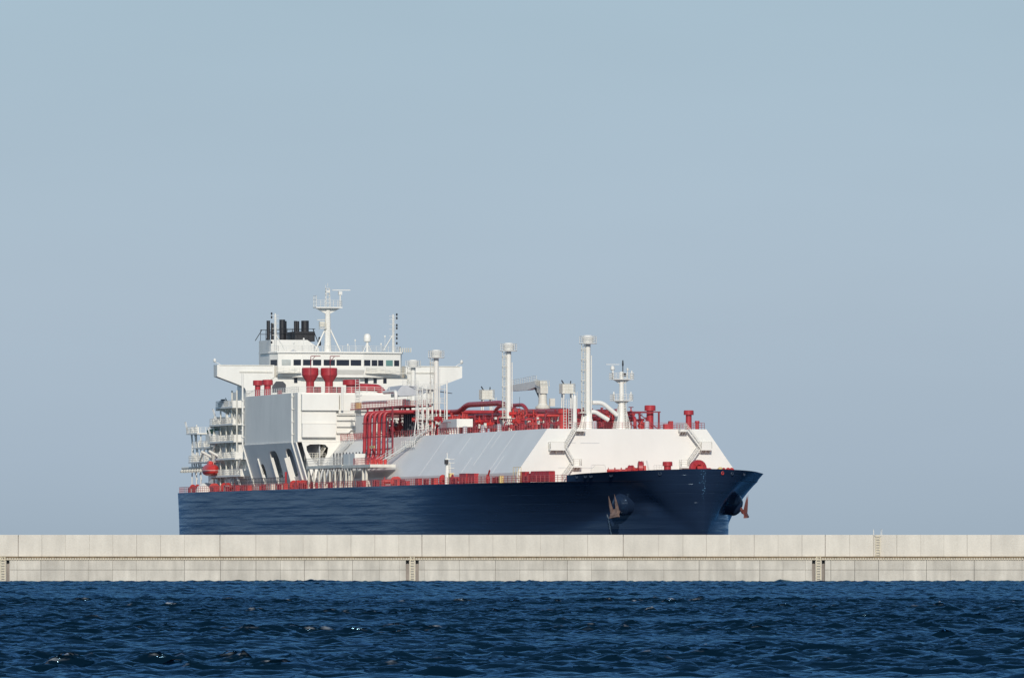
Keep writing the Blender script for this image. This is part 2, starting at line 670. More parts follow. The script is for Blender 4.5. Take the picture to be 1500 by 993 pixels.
def bend(path, r=0.8, n=5):
    """round the inner corners of a polyline"""
    P = [Vector(p) for p in path]
    out = [P[0]]
    for i in range(1, len(P) - 1):
        a, b, c = P[i - 1], P[i], P[i + 1]
        k = min(r, (a - b).length * 0.45, (c - b).length * 0.45)
        s, e = b + (a - b).normalized() * k, b + (c - b).normalized() * k
        for j in range(n + 1):
            t = j / n
            out.append(s * (1 - t) ** 2 + b * 2 * t * (1 - t) + e * t * t)
    out.append(P[-1])
    return out


# ------------------------------------------------------------------ the sea
def build_sea():
    def grow(a, first, ratio, end):
        out, s = [], first
        while a < end:
            a += s
            s *= ratio
            out.append(a)
        return out

    xs = list(np.arange(-112, 112.01, 0.42))
    ext = grow(112, 0.6, 1.22, 30000)
    xs = [-e for e in ext[::-1]] + xs + ext
    ys = list(np.arange(150, 236, 0.6)) + list(np.arange(236, 640, 0.22)) + list(np.arange(640, 1082, 0.45))
    ys = [150 - e for e in grow(0, 1.0, 1.25, 4000)][::-1] + ys + grow(ys[-1], 0.7, 1.18, 60000)
    xs, ys = np.array(xs), np.array(ys)
    X, Y = np.meshgrid(xs, ys)
    cx, cy = np.gradient(xs), np.gradient(ys)
    CX, CY = np.meshgrid(cx, cy)
    Z = np.zeros_like(X)
    DX = np.zeros_like(X)
    DY = np.zeros_like(X)
    J = np.zeros_like(X)
    for i in range(84):
        lam = 0.58 * (4.2 / 0.58) ** rng.random()
        th = rng.normal(0, 0.55) + 0.15            # spread round the line of sight
        k = 2 * math.pi / lam
        kx, ky = k * math.sin(th), -k * math.cos(th)
        amp = 0.0134 * lam * (1.0 if lam < 1.3 else (1.3 / lam) ** 0.85) * (0.7 + 0.6 * rng.random())
        fade = np.clip((lam / np.maximum(CX * abs(math.sin(th)) + 1e-6, CY * abs(math.cos(th)) + 1e-6) - 2.2) / 2.0, 0, 1)
        ph = kx * X + ky * Y + rng.random() * 6.283
        s, c = np.sin(ph), np.cos(ph)
        A = amp * fade
        Z += A * c
        DX -= A * math.sin(th) * s * 0.9
        DY += A * math.cos(th) * s * 0.9
        J += A * k * c
    # slow groups: patches of rougher and calmer water
    grp = np.zeros_like(X)
    for lam, th in ((31, 0.4), (47, -0.7), (23, 1.2), (67, 0.1), (38, 2.2)):
        k = 2 * math.pi / lam
        grp += np.sin(k * math.sin(th) * X + k * math.cos(th) * Y * 0.6 + rng.random() * 6.283)
    g_ = 1.0 + 0.10 * grp
    Z *= g_
    DX *= g_
    DY *= g_
    Jg = J * g_
    foam = np.clip((Jg - np.quantile(Jg[(Y > 236) & (Y < 640) & (np.abs(X) < 60)], 0.9990)) / 0.35, 0, 1) * np.clip((grp - 0.7) / 0.8, 0, 1)
    wall = np.clip((Y - 1069.5) / 1.0, 0, 1) * np.clip((1073 - Y) / 1.0, 0, 1) * (np.abs(X) < 115)
    foam = np.maximum(foam, 0.35 * wall)
    nx, ny = len(xs), len(ys)
    co = np.stack([X + DX, Y + DY, Z], -1).reshape(-1, 3).astype(np.float32)
    idx = np.arange(nx * ny).reshape(ny, nx)
    q = np.stack([idx[:-1, :-1], idx[:-1, 1:], idx[1:, 1:], idx[1:, :-1]], -1).reshape(-1, 4).astype(np.int32)
    me = bpy.data.meshes.new("sea")
    me.vertices.add(len(co))
    me.vertices.foreach_set("co", co.ravel())
    me.loops.add(q.size)
    me.loops.foreach_set("vertex_index", q.ravel())
    me.polygons.add(len(q))
    me.polygons.foreach_set("loop_start", np.arange(0, q.size, 4, dtype=np.int32))
    me.polygons.foreach_set("use_smooth", np.ones(len(q), dtype=bool))
    me.update(calc_edges=True)
    a = me.attributes.new("foam", "FLOAT", "POINT")
    a.data.foreach_set("value", foam.ravel().astype(np.float32))
    me.materials.append(M["water"])
    o = bpy.data.objects.new("sea", me)
    C.objects.link(o)
    tag(o, "dark blue choppy sea with small whitecaps in front of the concrete breakwater", "sea", kind="structure")
    return o


build_sea()

# ------------------------------------------------------------------ the breakwater
WALL_Y = 1071.0
S = 11.204                                           # survey scale, marks per metre along the wall


def wx(m):
    return (m - 750) / S


PERIOD = 295.6
upper = [26.4, 61, 95.5, 130.7, 165, 200, 235, 270, 322, 374.7, 410, 444, 479, 514, 549, 584, 618, 652.5, 687, 722, 757, 791.5, 826, 861, 913, 965,
         1000.5, 1035, 1070.7, 1105, 1140, 1175, 1209, 1245, 1280, 1314, 1349, 1383, 1417, 1452, 1505]
strong = {26.4, 322, 618, 913, 1209, 1505}
lower = [25, 60, 94.6, 130, 165, 200, 270, 323, 375, 411, 446, 481, 516.5, 556, 585, 621.5, 673, 726, 761.5, 796, 831, 866.5, 919, 972.5, 1024, 1077, 1113, 1147,
         1180, 1217, 1252, 1287, 1323, 1357, 1392, 1427, 1497]
niches = [4.5, 604, 1199]
u_all, l_all = [], []
for k in (-3, -2, -1):
    u_all += [u + k * PERIOD for u in (322, 374.7, 410, 444, 479, 514, 549, 584)]
    l_all += [u + k * PERIOD + 1 for u in (322, 374.7, 410, 444, 479, 514, 549)]
u_all = [u for u in u_all if u < 20] + upper
l_all = [u for u in l_all if u < -20] + lower
for k in (1, 2, 3):
    u_all += [1505 + (k - 1) * PERIOD + d for d in (35, 70, 105, 140, 175, 210, 244, 296)]
    l_all += [1505 + (k - 1) * PERIOD + d for d in (36, 71, 105, 140, 175, 245, 296)]
X0, X1 = wx(-860), wx(2380)
breakwater = empty("breakwater", (0, WALL_Y, 0))
tag(breakwater, "long pale concrete breakwater wall standing in the sea in front of the ship", "breakwater")


def panels(edges, y0, y1, z0, z1, gaps, top_gap=0.0, vary=0.05, zsplit=None):
    """row of cast panels with open joints; returns a mesh with a tone value per panel"""
    vs, fs, tone = [], [], []
    for a, b, ga, gb in zip(edges[:-1], edges[1:], gaps[:-1], gaps[1:]):
        rows = [(z0, z1)] if zsplit is None else [(z0, zsplit - 0.02), (zsplit + 0.02, z1)]
        for r0, r1 in rows:
            t = 1.0 + random.uniform(-vary, vary)
            xa, xb = a + ga / 2, b - gb / 2
            o = len(vs)
            e = 0.025
            for (yy, x_0, x_1, z_0, z_1) in ((y0, xa + e, xb - e, r0, r1 - e), (y0 + e, xa, xb, r0, r1), (y1, xa, xb, r0, r1)):
                vs += [(x_0, yy, z_0), (x_1, yy, z_0), (x_1, yy, z_1), (x_0, yy, z_1)]
            for k in (0, 4):
                fs += [(o + k + i, o + k + 4 + i, o + k + 4 + (i + 1) % 4, o + k + (i + 1) % 4) for i in range(4)]
            fs += [(o, o + 1, o + 2, o + 3), (o + 11, o + 10, o + 9, o + 8)]
            tone += [t] * 10
    return vs, fs, tone


def build_panels(name, mat, data, parent):
    vs, fs, tone = data
    me = bpy.data.meshes.new(name)
    me.from_pydata(vs, [], fs)
    a = me.attributes.new("tone", "FLOAT", "FACE")
    a.data.foreach_set("value", np.array(tone, dtype=np.float32))
    me.materials.append(mat)
    me.update()
    o = bpy.data.objects.new(name, me)
    C.objects.link(o)
    o.parent = parent
    return o


TOP_Z, LEDGE_Z = 6.16, 3.12
ue = [X0] + [wx(u) for u in u_all if X0 < wx(u) < X1] + [X1]
ug = [0] + [0.075 if u in strong else random.choice((0.008, 0.016, 0.026)) for u in u_all if X0 < wx(u) < X1] + [0]
build_panels("parapet", M["concrete"], panels(ue, 0.55, 2.2, LEDGE_Z + 0.22, TOP_Z, ug, vary=0.035), breakwater)
mb = MB()
mb.box(X0 + 0.2, X1 - 0.2, 0.9, 9.5, -4, 5.9)        # core behind the joints
mb.build("wall_core", M["niche"], breakwater)
cuts = [(wx(n_) - 0.84, wx(n_) + 0.84) for n_ in niches]
segs, cur = [], X0
for a, b in cuts:
    segs.append((cur, a))
    cur = b
segs.append((cur, X1))
allv, allf, allt = [], [], []
for a, b in segs:
    js = [wx(u) for u in l_all if a + 0.3 < wx(u) < b - 0.3]
    ed = [a] + js + [b]
    gp = [0] + [random.choice((0.008, 0.014, 0.035)) for _ in js] + [0]
    v_, f_, t_ = panels(ed, 0.0, 0.895, -4, LEDGE_Z - 0.1, gp, vary=0.07, zsplit=1.58)
    o_ = len(allv)
    allv += v_
    allf += [tuple(i + o_ for i in f) for f in f_]
    allt += t_
build_panels("quay_wall", M["concrete_low"], (allv, allf, allt), breakwater)
mb = MB()                                            # brown ledge rail with its row of brackets underneath
mb.box(X0, X1, -0.12, 0.88, LEDGE_Z + 0.02, LEDGE_Z + 0.2)
mb.build("ledge", M["ledge"], breakwater)
MB().box(X0, X1, -0.03, -0.004, LEDGE_Z - 0.27, LEDGE_Z + 0.016).build("ledge_shade_strip", M["shadestrip"], breakwater)  # strip added behind the brackets, its colour standing in for the ledge's shadow
mb = MB()
x = X0 + 0.2
while x < X1 - 0.2:
    if True:
        mb.box(x - 0.085, x + 0.085, -0.16, -0.034, LEDGE_Z - 0.25, LEDGE_Z + 0.014)
    x += 0.33
mb.build("bracket_row", M["ledgelight"], breakwater)
for n_ in niches:
    mb = MB().box(-0.42, 0.42, 0.06, 0.89, -4, LEDGE_Z - 0.05)
    o = mb.build("ladder_pier", M["concrete_low"], breakwater, (wx(n_), 0, 0))
    a = o.data.attributes.new("tone", "FLOAT", "FACE")
    a.data.foreach_set("value", np.full(len(o.data.polygons), 1.06, dtype=np.float32))


def wall_ladder(cx, y, z0, z1, label, mat, hoops=False):
    t = empty("wall_ladder", (cx, y, 0))
    tag(t, label, "ladder", "ladders on the breakwater")
    for sx in (-0.26, 0.26):
        m_ = MB()
        m_.box(sx - 0.05, sx + 0.05, -0.05, 0.05, z0, z1)
        for z in (z0 + 0.6, z1 - 0.5):
            m_.box(sx - 0.03, sx + 0.03, 0.05, 0.3 if hoops else 0.22, z, z + 0.08)
        m_.build("stringer", mat, t)
    z = z0 + 0.25
    first = None
    while z < z1 - 0.1:
        if first is None:
            first = MB().tube([(-0.26, 0, 0), (0.26, 0, 0)], 0.035, 6).build("rung", mat, t, (0, 0, z))
        else:
            copy_tree(first, t, (0, 0, z))
        z += 0.34
    if hoops:
        for sx in (-0.55, 0.55):
            m_ = MB()
            m_.tube(bend([(sx, 0.4, z1 - 0.02), (sx, 0.4, z1 + 0.7), (sx * 0.85, 1.3, z1 + 0.7), (sx * 0.85, 1.3, z1 - 0.02)], 0.2), 0.04, 6)
            m_.bar((sx * 0.5, 0.02, z1 - 0.25), (sx, 0.4, z1 + 0.02), 0.035)
            m_.build("handrail", M["rail"], t)
    return t


wall_ladder(wx(4.5), WALL_Y - 0.2, -0.8, LEDGE_Z + 0.3, "pale yellow ladder in the quay niche at the far left end of the breakwater", M["ladder"])
wall_ladder(wx(604), WALL_Y - 0.2, -0.8, LEDGE_Z + 0.3, "pale ladder in the quay niche below the middle of the ship's hull", M["ladder"])
wall_ladder(wx(1199), WALL_Y - 0.2, -0.8, LEDGE_Z + 0.3, "rust stained ladder in the quay niche just right of the ship's bow", M["ladder"])
wall_ladder(wx(1286), WALL_Y + 0.23, LEDGE_Z + 0.22, TOP_Z + 0.02, "ladder on the upper parapet with handrails rising above the wall top", M["ladder"], hoops=True)

# ------------------------------------------------------------------ the ship
# ship frame: x forward from the stern, y to port, z up from the water
ship = empty("gas_carrier", (-45.507, 1666.169, 0), R(-75))
tag(ship, "large navy hulled gas tanker with white tank cover and red deck pipes behind the breakwater", "ship")

DX_ = [0, 4, 12, 25, 205, 225, 240, 252, 265, 275, 280, 286, 292, 297, 300, 301.6, 302]
DY_ = [23.3, 23.9, 24.5, 25, 25, 24.7, 23.8, 22.5, 20.5, 18.4, 17.2, 14.3, 11.2, 7.5, 4.0, 1.6, 0]
LX_ = [0, 12, 25, 190, 205, 220, 235, 250, 265, 275, 285, 292, 297, 299.5, 301.2, 302]
LY_ = [23.0, 24.3, 25, 25, 24.6, 23.0, 20.8, 17.7, 14.4, 11.9, 8.6, 5.6, 3.2, 1.8, 0.8, 0]


def hb(X, z):
    d = pchip(DX_, DY_, X)
    lo = pchip(LX_, LY_, X)
    z0 = pchip([-1, 240, 265, 281, 290, 297, 303], [6.5, 6.5, 7.6, 11.0, 12.2, 9.2, 6.0], X)
    p = pchip([-1, 260, 282, 303], [1.6, 1.5, 1.12, 1.12], X)
    t = np.clip((z - z0) / (17.5 - z0), 0, 1.1)
    return np.maximum(lo + (d - lo) * t**p, 0)


def stem_x(X, z):
    """rake: compress the last metres of the ship below the forecastle"""
    t = np.clip((z - 5) / 12.5, 0, 1)
    return np.where(X > 270, 270 + (X - 270) * (32 - 2.2 * (1 - t)) / 32, X)


stX = np.concatenate([[0, 0.6, 1.5, 3, 5, 8, 12, 18, 25], np.linspace(35, 195, 17), np.linspace(200, 272, 25), [274, 275], np.linspace(278, 296, 13), [297.5, 298.8, 299.8, 300.6, 301.2, 301.6, 301.85, 302]])


def stern_round(X, z):
    return np.where(X < 3, 1 - 0.03 * (1 - X / 3) ** 2, 1.0)


def bulwark_y(X, z):
    """the bulwark starts upright at its after end and takes up the flare further forward"""
    k = float(np.clip((X - 274.9) / 9.0, 0, 1))
    k = k * k * (3 - 2 * k)
    return float(hb(X, 16.0)) * (1 - k) + float(hb(X, z)) * k


def shell(Xs, zs_of, yfun=None):
    """both sides of the hull as one strip from the starboard to the port side; rows given per station"""
    rows = []
    for X in Xs:
        zs = zs_of(X)
        rows.append(zs)
    k = len(rows[0])
    vs, fs = [], []
    for sgn in (-1, 1):
        o = len(vs)
        for X, zs in zip(Xs, rows):
            for z in zs:
                y = yfun(X, z) if yfun else float(hb(X, z) * stern_round(X, z))
                vs.append((float(stem_x(np.array(X), z)), sgn * y, z))
        for i in range(len(Xs) - 1):
            for j in range(k - 1):
                a = o + i * k + j
                q = (a, a + k, a + k + 1, a + 1)
                fs.append(q if sgn < 0 else q[::-1])
    return vs, fs, k


zrow = [-5, -1, 2, 4.5] + [5.5 + 0.5 * i for i in range(22)]
vs, fs, k = shell(stX, lambda X: zrow)
mb = MB().add(vs, fs, True)
nst = len(stX)
mb.add([vs[j] for j in range(k)] + [vs[nst * k + j] for j in range(k)], [(j, j + 1, k + j + 1, k + j) for j in range(k - 1)])     # transom
hull = mb.build("hull", M["hull"], ship)
mb = MB()                                            # deck
dv = []
for X in stX[1:-1]:
    y = float(hb(X, 16.0) * stern_round(X, 16.0)) - 0.02
    dv += [(float(stem_x(np.array(X), 16.0)), -y, 15.93), (float(stem_x(np.array(X), 16.0)), y, 15.93)]
mb.add(dv, [(2 * i, 2 * i + 2, 2 * i + 3, 2 * i + 1) for i in range(len(dv) // 2 - 1)])
mb.build("main_deck", M["deck"], ship)
# forecastle bulwark: outer skin continuing the flare, inner skin and cap
bx = [X for X in stX if X >= 275]


def top_z(X):
    return 17.1 + 0.85 * (X - 275) / 27


mb = MB()
v1, f1, k1 = shell(bx, lambda X: [16.0, 16.0 + 0.5 * (top_z(X) - 16), top_z(X)], bulwark_y)
mb.add(v1, f1, True)
nb = len(bx)
vin, fin = [], []
for sgn in (-1, 1):
    o = len(vin)
    for X in bx:
        for z in (16.0, top_z(X)):
            vin.append((float(stem_x(np.array(X), z)) - 0.3, sgn * max(0, bulwark_y(X, z) - 0.3), z))
    for i in range(nb - 1):
        q = (o + 2 * i, o + 2 * i + 2, o + 2 * i + 3, o + 2 * i + 1)
        fin.append(q[::-1] if sgn < 0 else q)
mb.add(vin, fin, True)
for sgn, oo, oi in ((-1, 0, 0), (1, nb * 3, nb * 2)):
    cap = []
    for i in range(nb):
        cap += [v1[oo + i * 3 + 2], vin[oi + 2 * i + 1]]
    mb.add(cap, [((2 * i, 2 * i + 1, 2 * i + 3, 2 * i + 2) if sgn > 0 else (2 * i, 2 * i + 2, 2 * i + 3, 2 * i + 1)) for i in range(nb - 1)])
    e = [v1[oo], v1[oo + 1], v1[oo + 2], vin[oi + 1], vin[oi]]
    mb.add(e, [tuple(range(5))])
mb.build("bulwark", M["hull"], hull)
# fairleads in the bulwark
fair = MB().lathe([(0.24, -0.25), (0.34, -0.25), (0.36, 0.0), (0.32, 0.08), (0.23, 0.08), (0.2, -0.25)], n=14, axis=(0, -1, 0))
first = None
for i, (X, sd) in enumerate(((279, -1), (282, -1), (283.4, -1), (297.5, -1), (300.6, 1), (298.8, 1), (295.5, 1), (288, -1))):
    z = 16.75 + 0.02 * (X - 275)
    y = bulwark_y(X, z) * sd
    ang = math.atan2(float(hb(X - 0.5, z) - hb(X + 0.5, z)), 1.0)
    rz = -(-ang) if sd < 0 else math.pi - ang
    loc = (float(stem_x(np.array(X), z)), y, z)
    if first is None:
        first = fair.build("fairlead", M["bolster"], hull, loc, rz)
    else:
        o = copy_tree(first, hull, loc, rz)
        if X == 300.6:
            o.data = o.data.copy()
            o.data.materials[0] = M["brightred"]

# anchor bolsters
for sd in (-1, 1):
    ax = Vector((0.42, 0.88 * sd, -0.22)).normalized()
    y = 10.2
    MB().lathe([(2.1, -3.4), (1.9, 0.0), (1.7, 0.4), (1.3, 0.8), (0.85, 1.05), (0.5, 1.1), (0.42, 0.4)], (285.0, sd * (y - 0.05), 12.0), 28, ax).build("anchor_bolster", M["hull"], hull)

# ---- trunk (tank cover)
TZ = 25.35
KY, KZ, TY = 19.8, 17.75, 14.35
TX0, TX1 = 52.0, 253.0
prof = [(-KY, 15.95), (-KY, KZ), (-TY, TZ), (TY, TZ), (KY, KZ), (KY, 15.95)]
mb = MB().prism([(TX0, y, z) for y, z in prof], (TX1 - TX0, 0, 0))
trunk = mb.build("tank_cover", M["trunk"], ship)


def slope(t, off=0.0):
    """point on the starboard slope, t from the knuckle (0) to the top (1)"""
    return (-KY + (KY - TY) * t - 0.8 * off, KZ + (TZ - KZ) * t + 0.58 * off)


for X, a, b in ((184.5, -0.2, 1.0), (219, 0.2, 1.0), (223, 0.6, 0.95), (233.0, 0.08, 0.98), (214, 0.05, 0.4), (236, 0.02, 0.4), (146, 0.3, 0.95), (203, 0.5, 0.9)):
    a = max(a, 0.0)
    m_ = MB()
    p, q = slope(a), slope(b)
    m_.prism([(X - 0.2, p[0], p[1]), (X + 0.09, p[0], p[1]), (X, p[0] - 0.8 * 0.035, p[1] + 0.58 * 0.035)], (0, q[0] - p[0], q[1] - p[1]))
    m_.build("weld_seam", M["trunk"], trunk)
# rails round the top of the cover
m_ = MB()
m_.rail([(108, -TY + 0.15, TZ), (TX1 - 0.2, -TY + 0.15, TZ)], 1.1, 1.7, 0.045)
m_.build("top_railing", M["redrail"], trunk)
m_ = MB()
m_.rail([(TX1 - 0.2, -TY + 0.3, TZ), (TX1 - 0.2, TY - 0.3, TZ), (TX1 - 40, TY - 0.3, TZ)], 1.1, 1.7, 0.04)
m_.build("top_railing", M["redrail"], trunk)
# small stencilled rules and pipe lines on the front bulkhead
for y0, y1, z in ((-13.4, -9.2, 22.95), (-12.4, -10.9, 18.6), (-7.6, -6.2, 18.6), (-10.8, -7.6, 18.62), (-8.4, -5.0, 22.9)):
    MB().box(TX1 + 0.003, TX1 + 0.045, y0, y1, z - 0.03, z + 0.03).build("bulkhead_pipe", M["grey"], trunk)


# ---- stairs on the front of the tank cover
def front_stair(pts, platforms, name):
    o = empty(name, (0, 0, 0), parent=trunk)
    xf = TX1 + 0.75
    st = MB()
    for a, b in pts:
        st.stair((xf, a[0], a[1]), (xf, b[0], b[1]), (1, 0, 0), 0.8)
    st.build("flight", M["rail"], o)
    for y0, y1, z, solid in platforms:
        pl = MB()
        pl.box(TX1 + 0.02, TX1 + 1.5, y0, y1, z - 0.32, z)
        for y in (y0 + 0.15, (y0 + y1) / 2, y1 - 0.15):
            pl.prism([(TX1 + 0.02, y, z - 1.0), (TX1 + 1.3, y, z - 0.33), (TX1 + 0.02, y, z - 0.33)], (0, 0.08, 0))
        if solid:
            pl.box(TX1 + 1.46, TX1 + 1.5, y0 + 0.05, y1 - 0.05, z, z + 1.05)
        pl.build("landing", M["white"], o)
        MB().rail([(TX1 + 0.1, y0, z), (TX1 + 1.45, y0, z), (TX1 + 1.45, y1, z), (TX1 + 0.1, y1, z)], 1.1, 1.2, 0.04).build("landing_railing", M["cream"], o)


front_stair([((-9.4, 25.3), (-11.4, 21.9)), ((-11.5, 21.8), (-9.9, 19.0)), ((-10.0, 18.9), (-12.0, 16.2))],
            [(-14.2, -11.6, 21.9, True), (-10.0, -8.6, 18.95, False), (-9.5, -7.9, 25.2, False)], "front_stairway")
front_stair([((10.4, 25.3), (13.0, 22.0)), ((12.9, 21.9), (10.8, 19.0))],
            [(13.0, 14.9, 22.0, True), (9.4, 10.9, 18.9, False), (9.2, 10.4, 25.2, False)], "front_stairway")


# ---- machinery house (the overhanging block on the starboard side)
BX0, BX1, BY0, BY1, BZ = 59.5, 104.0, -23.0, -4.7, 34.4
LZ, FY, FZ = 25.0, -20.3, 16.0
house = MB()
house.prism([(BX0, BY0, LZ), (BX0, BY0, BZ), (BX0, BY1, BZ), (BX0, BY1, LZ)], (BX1 - BX0, 0, 0))
house = house.build("machinery_house", M["white"], ship)


def stadium(cx, cy, w, h, n=8):
    r = min(w, h) * 0.3
    pts = []
    for q, (sx_, sy_) in enumerate(((1, 1), (-1, 1), (-1, -1), (1, -1))):
        for i in range(n // 2 + 1):
            t = math.pi / 2 * (q + i / (n // 2))
            pts.append((cx + sx_ * (w / 2 - r) + r * math.cos(t), cy + sy_ * (h / 2 - r) + r * math.sin(t)))
    return pts


sl = math.hypot(LZ - FZ, FY - BY0)


def inc(u, v):
    """point on the inclined lower wall: u along the ship, v up the slope from the deck"""
    t = v / sl
    return (u, FY + (BY0 - FY) * t, FZ + (LZ - FZ) * t)


lw = MB()
lw.plate([(BX0, 0), (BX1 - 0.6, 0), (BX1 - 0.6, sl - 0.01), (BX0, sl - 0.01)], [stadium(95.5, 5.4, 5.4, 5.6), stadium(82.5, 5.2, 6.5, 5.4), stadium(70.5, 3.9, 3.0, 3.0)], inc, (0, 0.25, 0.05))
lw.build("inclined_wall", M["white"], house)
for u, w in ((93.5, 1.2), (80.0, 0.62), (68.5, 0.55)):
    f_ = MB()
    a, b, c = Vector(inc(u, 0.6)), Vector(inc(u, 6.6)), Vector(inc(u, 6.9))
    n_ = Vector((0, -0.955, -0.29))
    f_.prism([a, b, b + n_ * w * 0.9, a + n_ * w], (0.5, 0, 0))
    f_.build("strut", M["white"], house)
for u in (66, 81, 95):                                # railings behind the openings
    MB().rail([(u - 4, -20.2, 19.0), (u + 4, -20.2, 19.0)], 2.2, 1.0, 0.05, 3).build("opening_railing", M["rail"], house)
MB().box(BX0 + 0.3, BX1 - 0.8, -18.6, -18.4, 16, LZ - 0.01).build("inner_bulkhead", M["grey"], house)
# front wall of the lower part with its big rounded opening (stairs behind it)
fo = [(-19.6, 16.0), (-22.2, 24.98), (BY1, 24.98), (BY1 - 0.6, 16.0)]
ov = []
for (y, z) in ((-21.3, 24.2), (-20.6, 24.55), (-18.9, 24.6), (-17.6, 24.5), (-17.0, 23.9), (-17.2, 22.8), (-18.0, 21.2), (-18.0, 20.6), (-18.6, 20.2), (-19.6, 20.9), (-20.5, 22.2), (-21.2, 23.4)):
    ov.append((y, z))
MB().plate(fo, [ov], lambda y, z: (BX1, y, z), (0.3, 0, 0)).build("front_wall", M["white"], house)
# ledges and side boxes stepped on the front wall
fr = MB()
fr.box(BX1 + 0.002, BX1 + 1.1, -22.4, -15.2, 31.0, 34.1)
fr.box(BX1 + 0.002, BX1 + 0.5, -22.3, -15.6, 28.5, 30.95)
fr.box(BX1 + 0.002, BX1 + 1.0, -22.3, -15.8, 25.9, 28.45)
fr.box(BX1 + 0.002, BX1 + 0.6, -15.1, -12.0, 30.4, 31.2)
fr.build("front_casing", M["white"], house)
MB().box(BX1 + 0.002, BX1 + 0.7, -14.9, -5.2, 30.9, 34.0).build("front_casing", M["white"], house)
pp = MB()
for z in (29.2, 28.0, 30.2):
    pp.tube([(BX1 + 0.45, -15.4, z), (BX1 + 0.45, -11.2, z)], 0.12, 8)
pp.tube(bend([(BX1 + 0.5, -15.5, 26.8), (BX1 + 0.5, -13.2, 26.8), (BX1 + 0.5, -12.8, 27.4), (BX1 + 0.5, -11.2, 27.4)], 0.4), 0.2, 8)
pp.tube([(BX1 + 1.3, -14.6, 31.0), (BX1 + 1.3, -14.6, BZ + 1.0)], 0.22, 8)
pp.build("wall_pipe", M["white"], house)
ld = MB()
ld.ladder((BX1 + 1.4, -11.6, 26.4), (BX1 + 1.4, -11.6, 37.0), (0, 1, 0), 0.8, 0.5, 0.06)
for z in (28.0, 30.2, 32.4, 34.6):
    ld.tube([(BX1 + 1.4, -12.2, z), (BX1 + 2.2, -12.2, z), (BX1 + 2.2, -11.0, z), (BX1 + 1.4, -11.0, z)], 0.05, 5)
ld.build("cage_ladder", M["rail"], house)
# edge pipes down the starboard corners
for u in (BX0 - 0.2, BX1 - 3.2):
    p_ = MB()
    p_.tube([(u, BY0 - 0.35, 39 if u < 70 else BZ + 0.6), (u, BY0 - 0.35, LZ), Vector(inc(u, 0.3)) + Vector((0, -0.4, 0))], 0.19, 8)
    z = LZ + 1.5
    while z < BZ:
        p_.tube([(u, BY0 - 0.35, z), (u, BY0, z)], 0.1, 6)
        p_.box(u - 0.45, u + 0.45, BY0 - 0.5, BY0 - 0.3, z - 0.1, z + 0.1)
        z += 2.4
    p_.build("corner_pipe", M["white"], house)
MB().rail([(BX0 + 0.3, BY0 + 0.2, BZ), (BX1 - 0.2, BY0 + 0.2, BZ), (BX1 - 0.2, BY1 - 0.2, BZ)], 1.1, 1.5, 0.045).build("roof_railing", M["rail"], house)
# inside stair seen through the rounded opening
o = MB().stair((BX1 - 1.6, -19.6, 20.4), (BX1 - 1.6, -16.8, 24.6), (1, 0, 0), 1.0)
o.rail([(BX1 - 0.8, -21.4, 21.6), (BX1 - 0.8, -17.4, 21.6)], 1.3, 0.5, 0.05)
o.build("inside_stair", M["cream"], house)


# ---- red mushroom vents
def mushroom(name, h, rb, rc, hc, parent, loc, cone=0.0, mat="red"):
    o = MB().lathe([(rb * 1.15, 0), (rb * 1.15, 0.15), (rb, 0.2), (rb, h - hc - cone * 0.9)], n=20).build(name, M[mat], parent, loc)
    MB().lathe([(rb, h - hc - cone), (rc, h - hc), (rc, h - 0.12), (rc * 0.93, h), (0.01, h)] if cone else
               [(rb * 0.9, h - hc), (rc, h - hc), (rc, h - 0.12), (rc * 0.9, h), (0.01, h)], n=22).build("vent_hood", M[mat], o)
    return o


mushroom("mushroom_vent", 3.2, 0.55, 0.95, 1.0, house, (61, -20.7, BZ))
mushroom("mushroom_vent", 3.2, 0.68, 1.05, 1.05, house, (66.8, -20.1, BZ))
mushroom("mushroom_vent", 4.8, 0.78, 1.6, 1.4, house, (100, -19.6, BZ), 1.3)
mushroom("mushroom_vent", 4.8, 0.78, 1.6, 1.4, house, (100, -15.9, BZ), 1.3)
mushroom("mushroom_vent", 2.6, 0.95, 1.6, 1.0, house, (98.5, -11.2, BZ))
p_ = MB().tube(bend([(98.5, -11.0, BZ + 1.25), (98.5, -5.6, BZ + 1.05), (98.5, -4.4, BZ - 0.6)], 1.6, 7), 0.72, 16)
p_.build("exhaust_duct", M["red"], house)
bx_ = MB()
for y in (-18.0, -14.1, -13.2, -17.2):
    bx_.cbox((97, y, BZ + 0.6), (1.2, 0.7, 1.2))
bx_.build("fan_motor", M["darkred"], house)
MB().lathe([(0.5, 0), (0.5, 1.3), (0.01, 1.35)], (62, -16.5, BZ)).build("tank", M["darkred"], house)
fm = MB()                                             # red pipe goal-posts above the big vents
for y in (-19.9, -16.1):
    fm.tube(bend([(101.8, y, BZ + 3.8), (101.8, y, BZ + 7.0), (101.8, y + 1.9, BZ + 7.0)], 0.15), 0.07, 6)
    fm.bar((101.8, y, BZ + 6.0), (101.8, y + 0.9, BZ + 7.0), 0.06)
    fm.bar((101.8, y, BZ), (101.8, y, BZ + 3.8), 0.07)
fm.build("davit_post", M["darkred"], house)

# ---- accommodation and bridge
acc = MB()
acc.box(36, 44, -19.0, 19.0, 15.95, 38.6)
acc.box(20, 35.99, -16.5, 16.5, 15.95, 36.0)
accom = acc.build("accommodation", M["white"], ship)
ah = MB()
ah.box(4.5, 19.99, -16.0, 16.0, 15.95, 26.2)
ah.prism([(8, -15.5, 26.2), (19.9, -15.5, 26.2), (19.9, -15.5, 33), (13, -15.5, 29)], (0, 31, 0))
ah.build("aft_house", M["white"], accom)
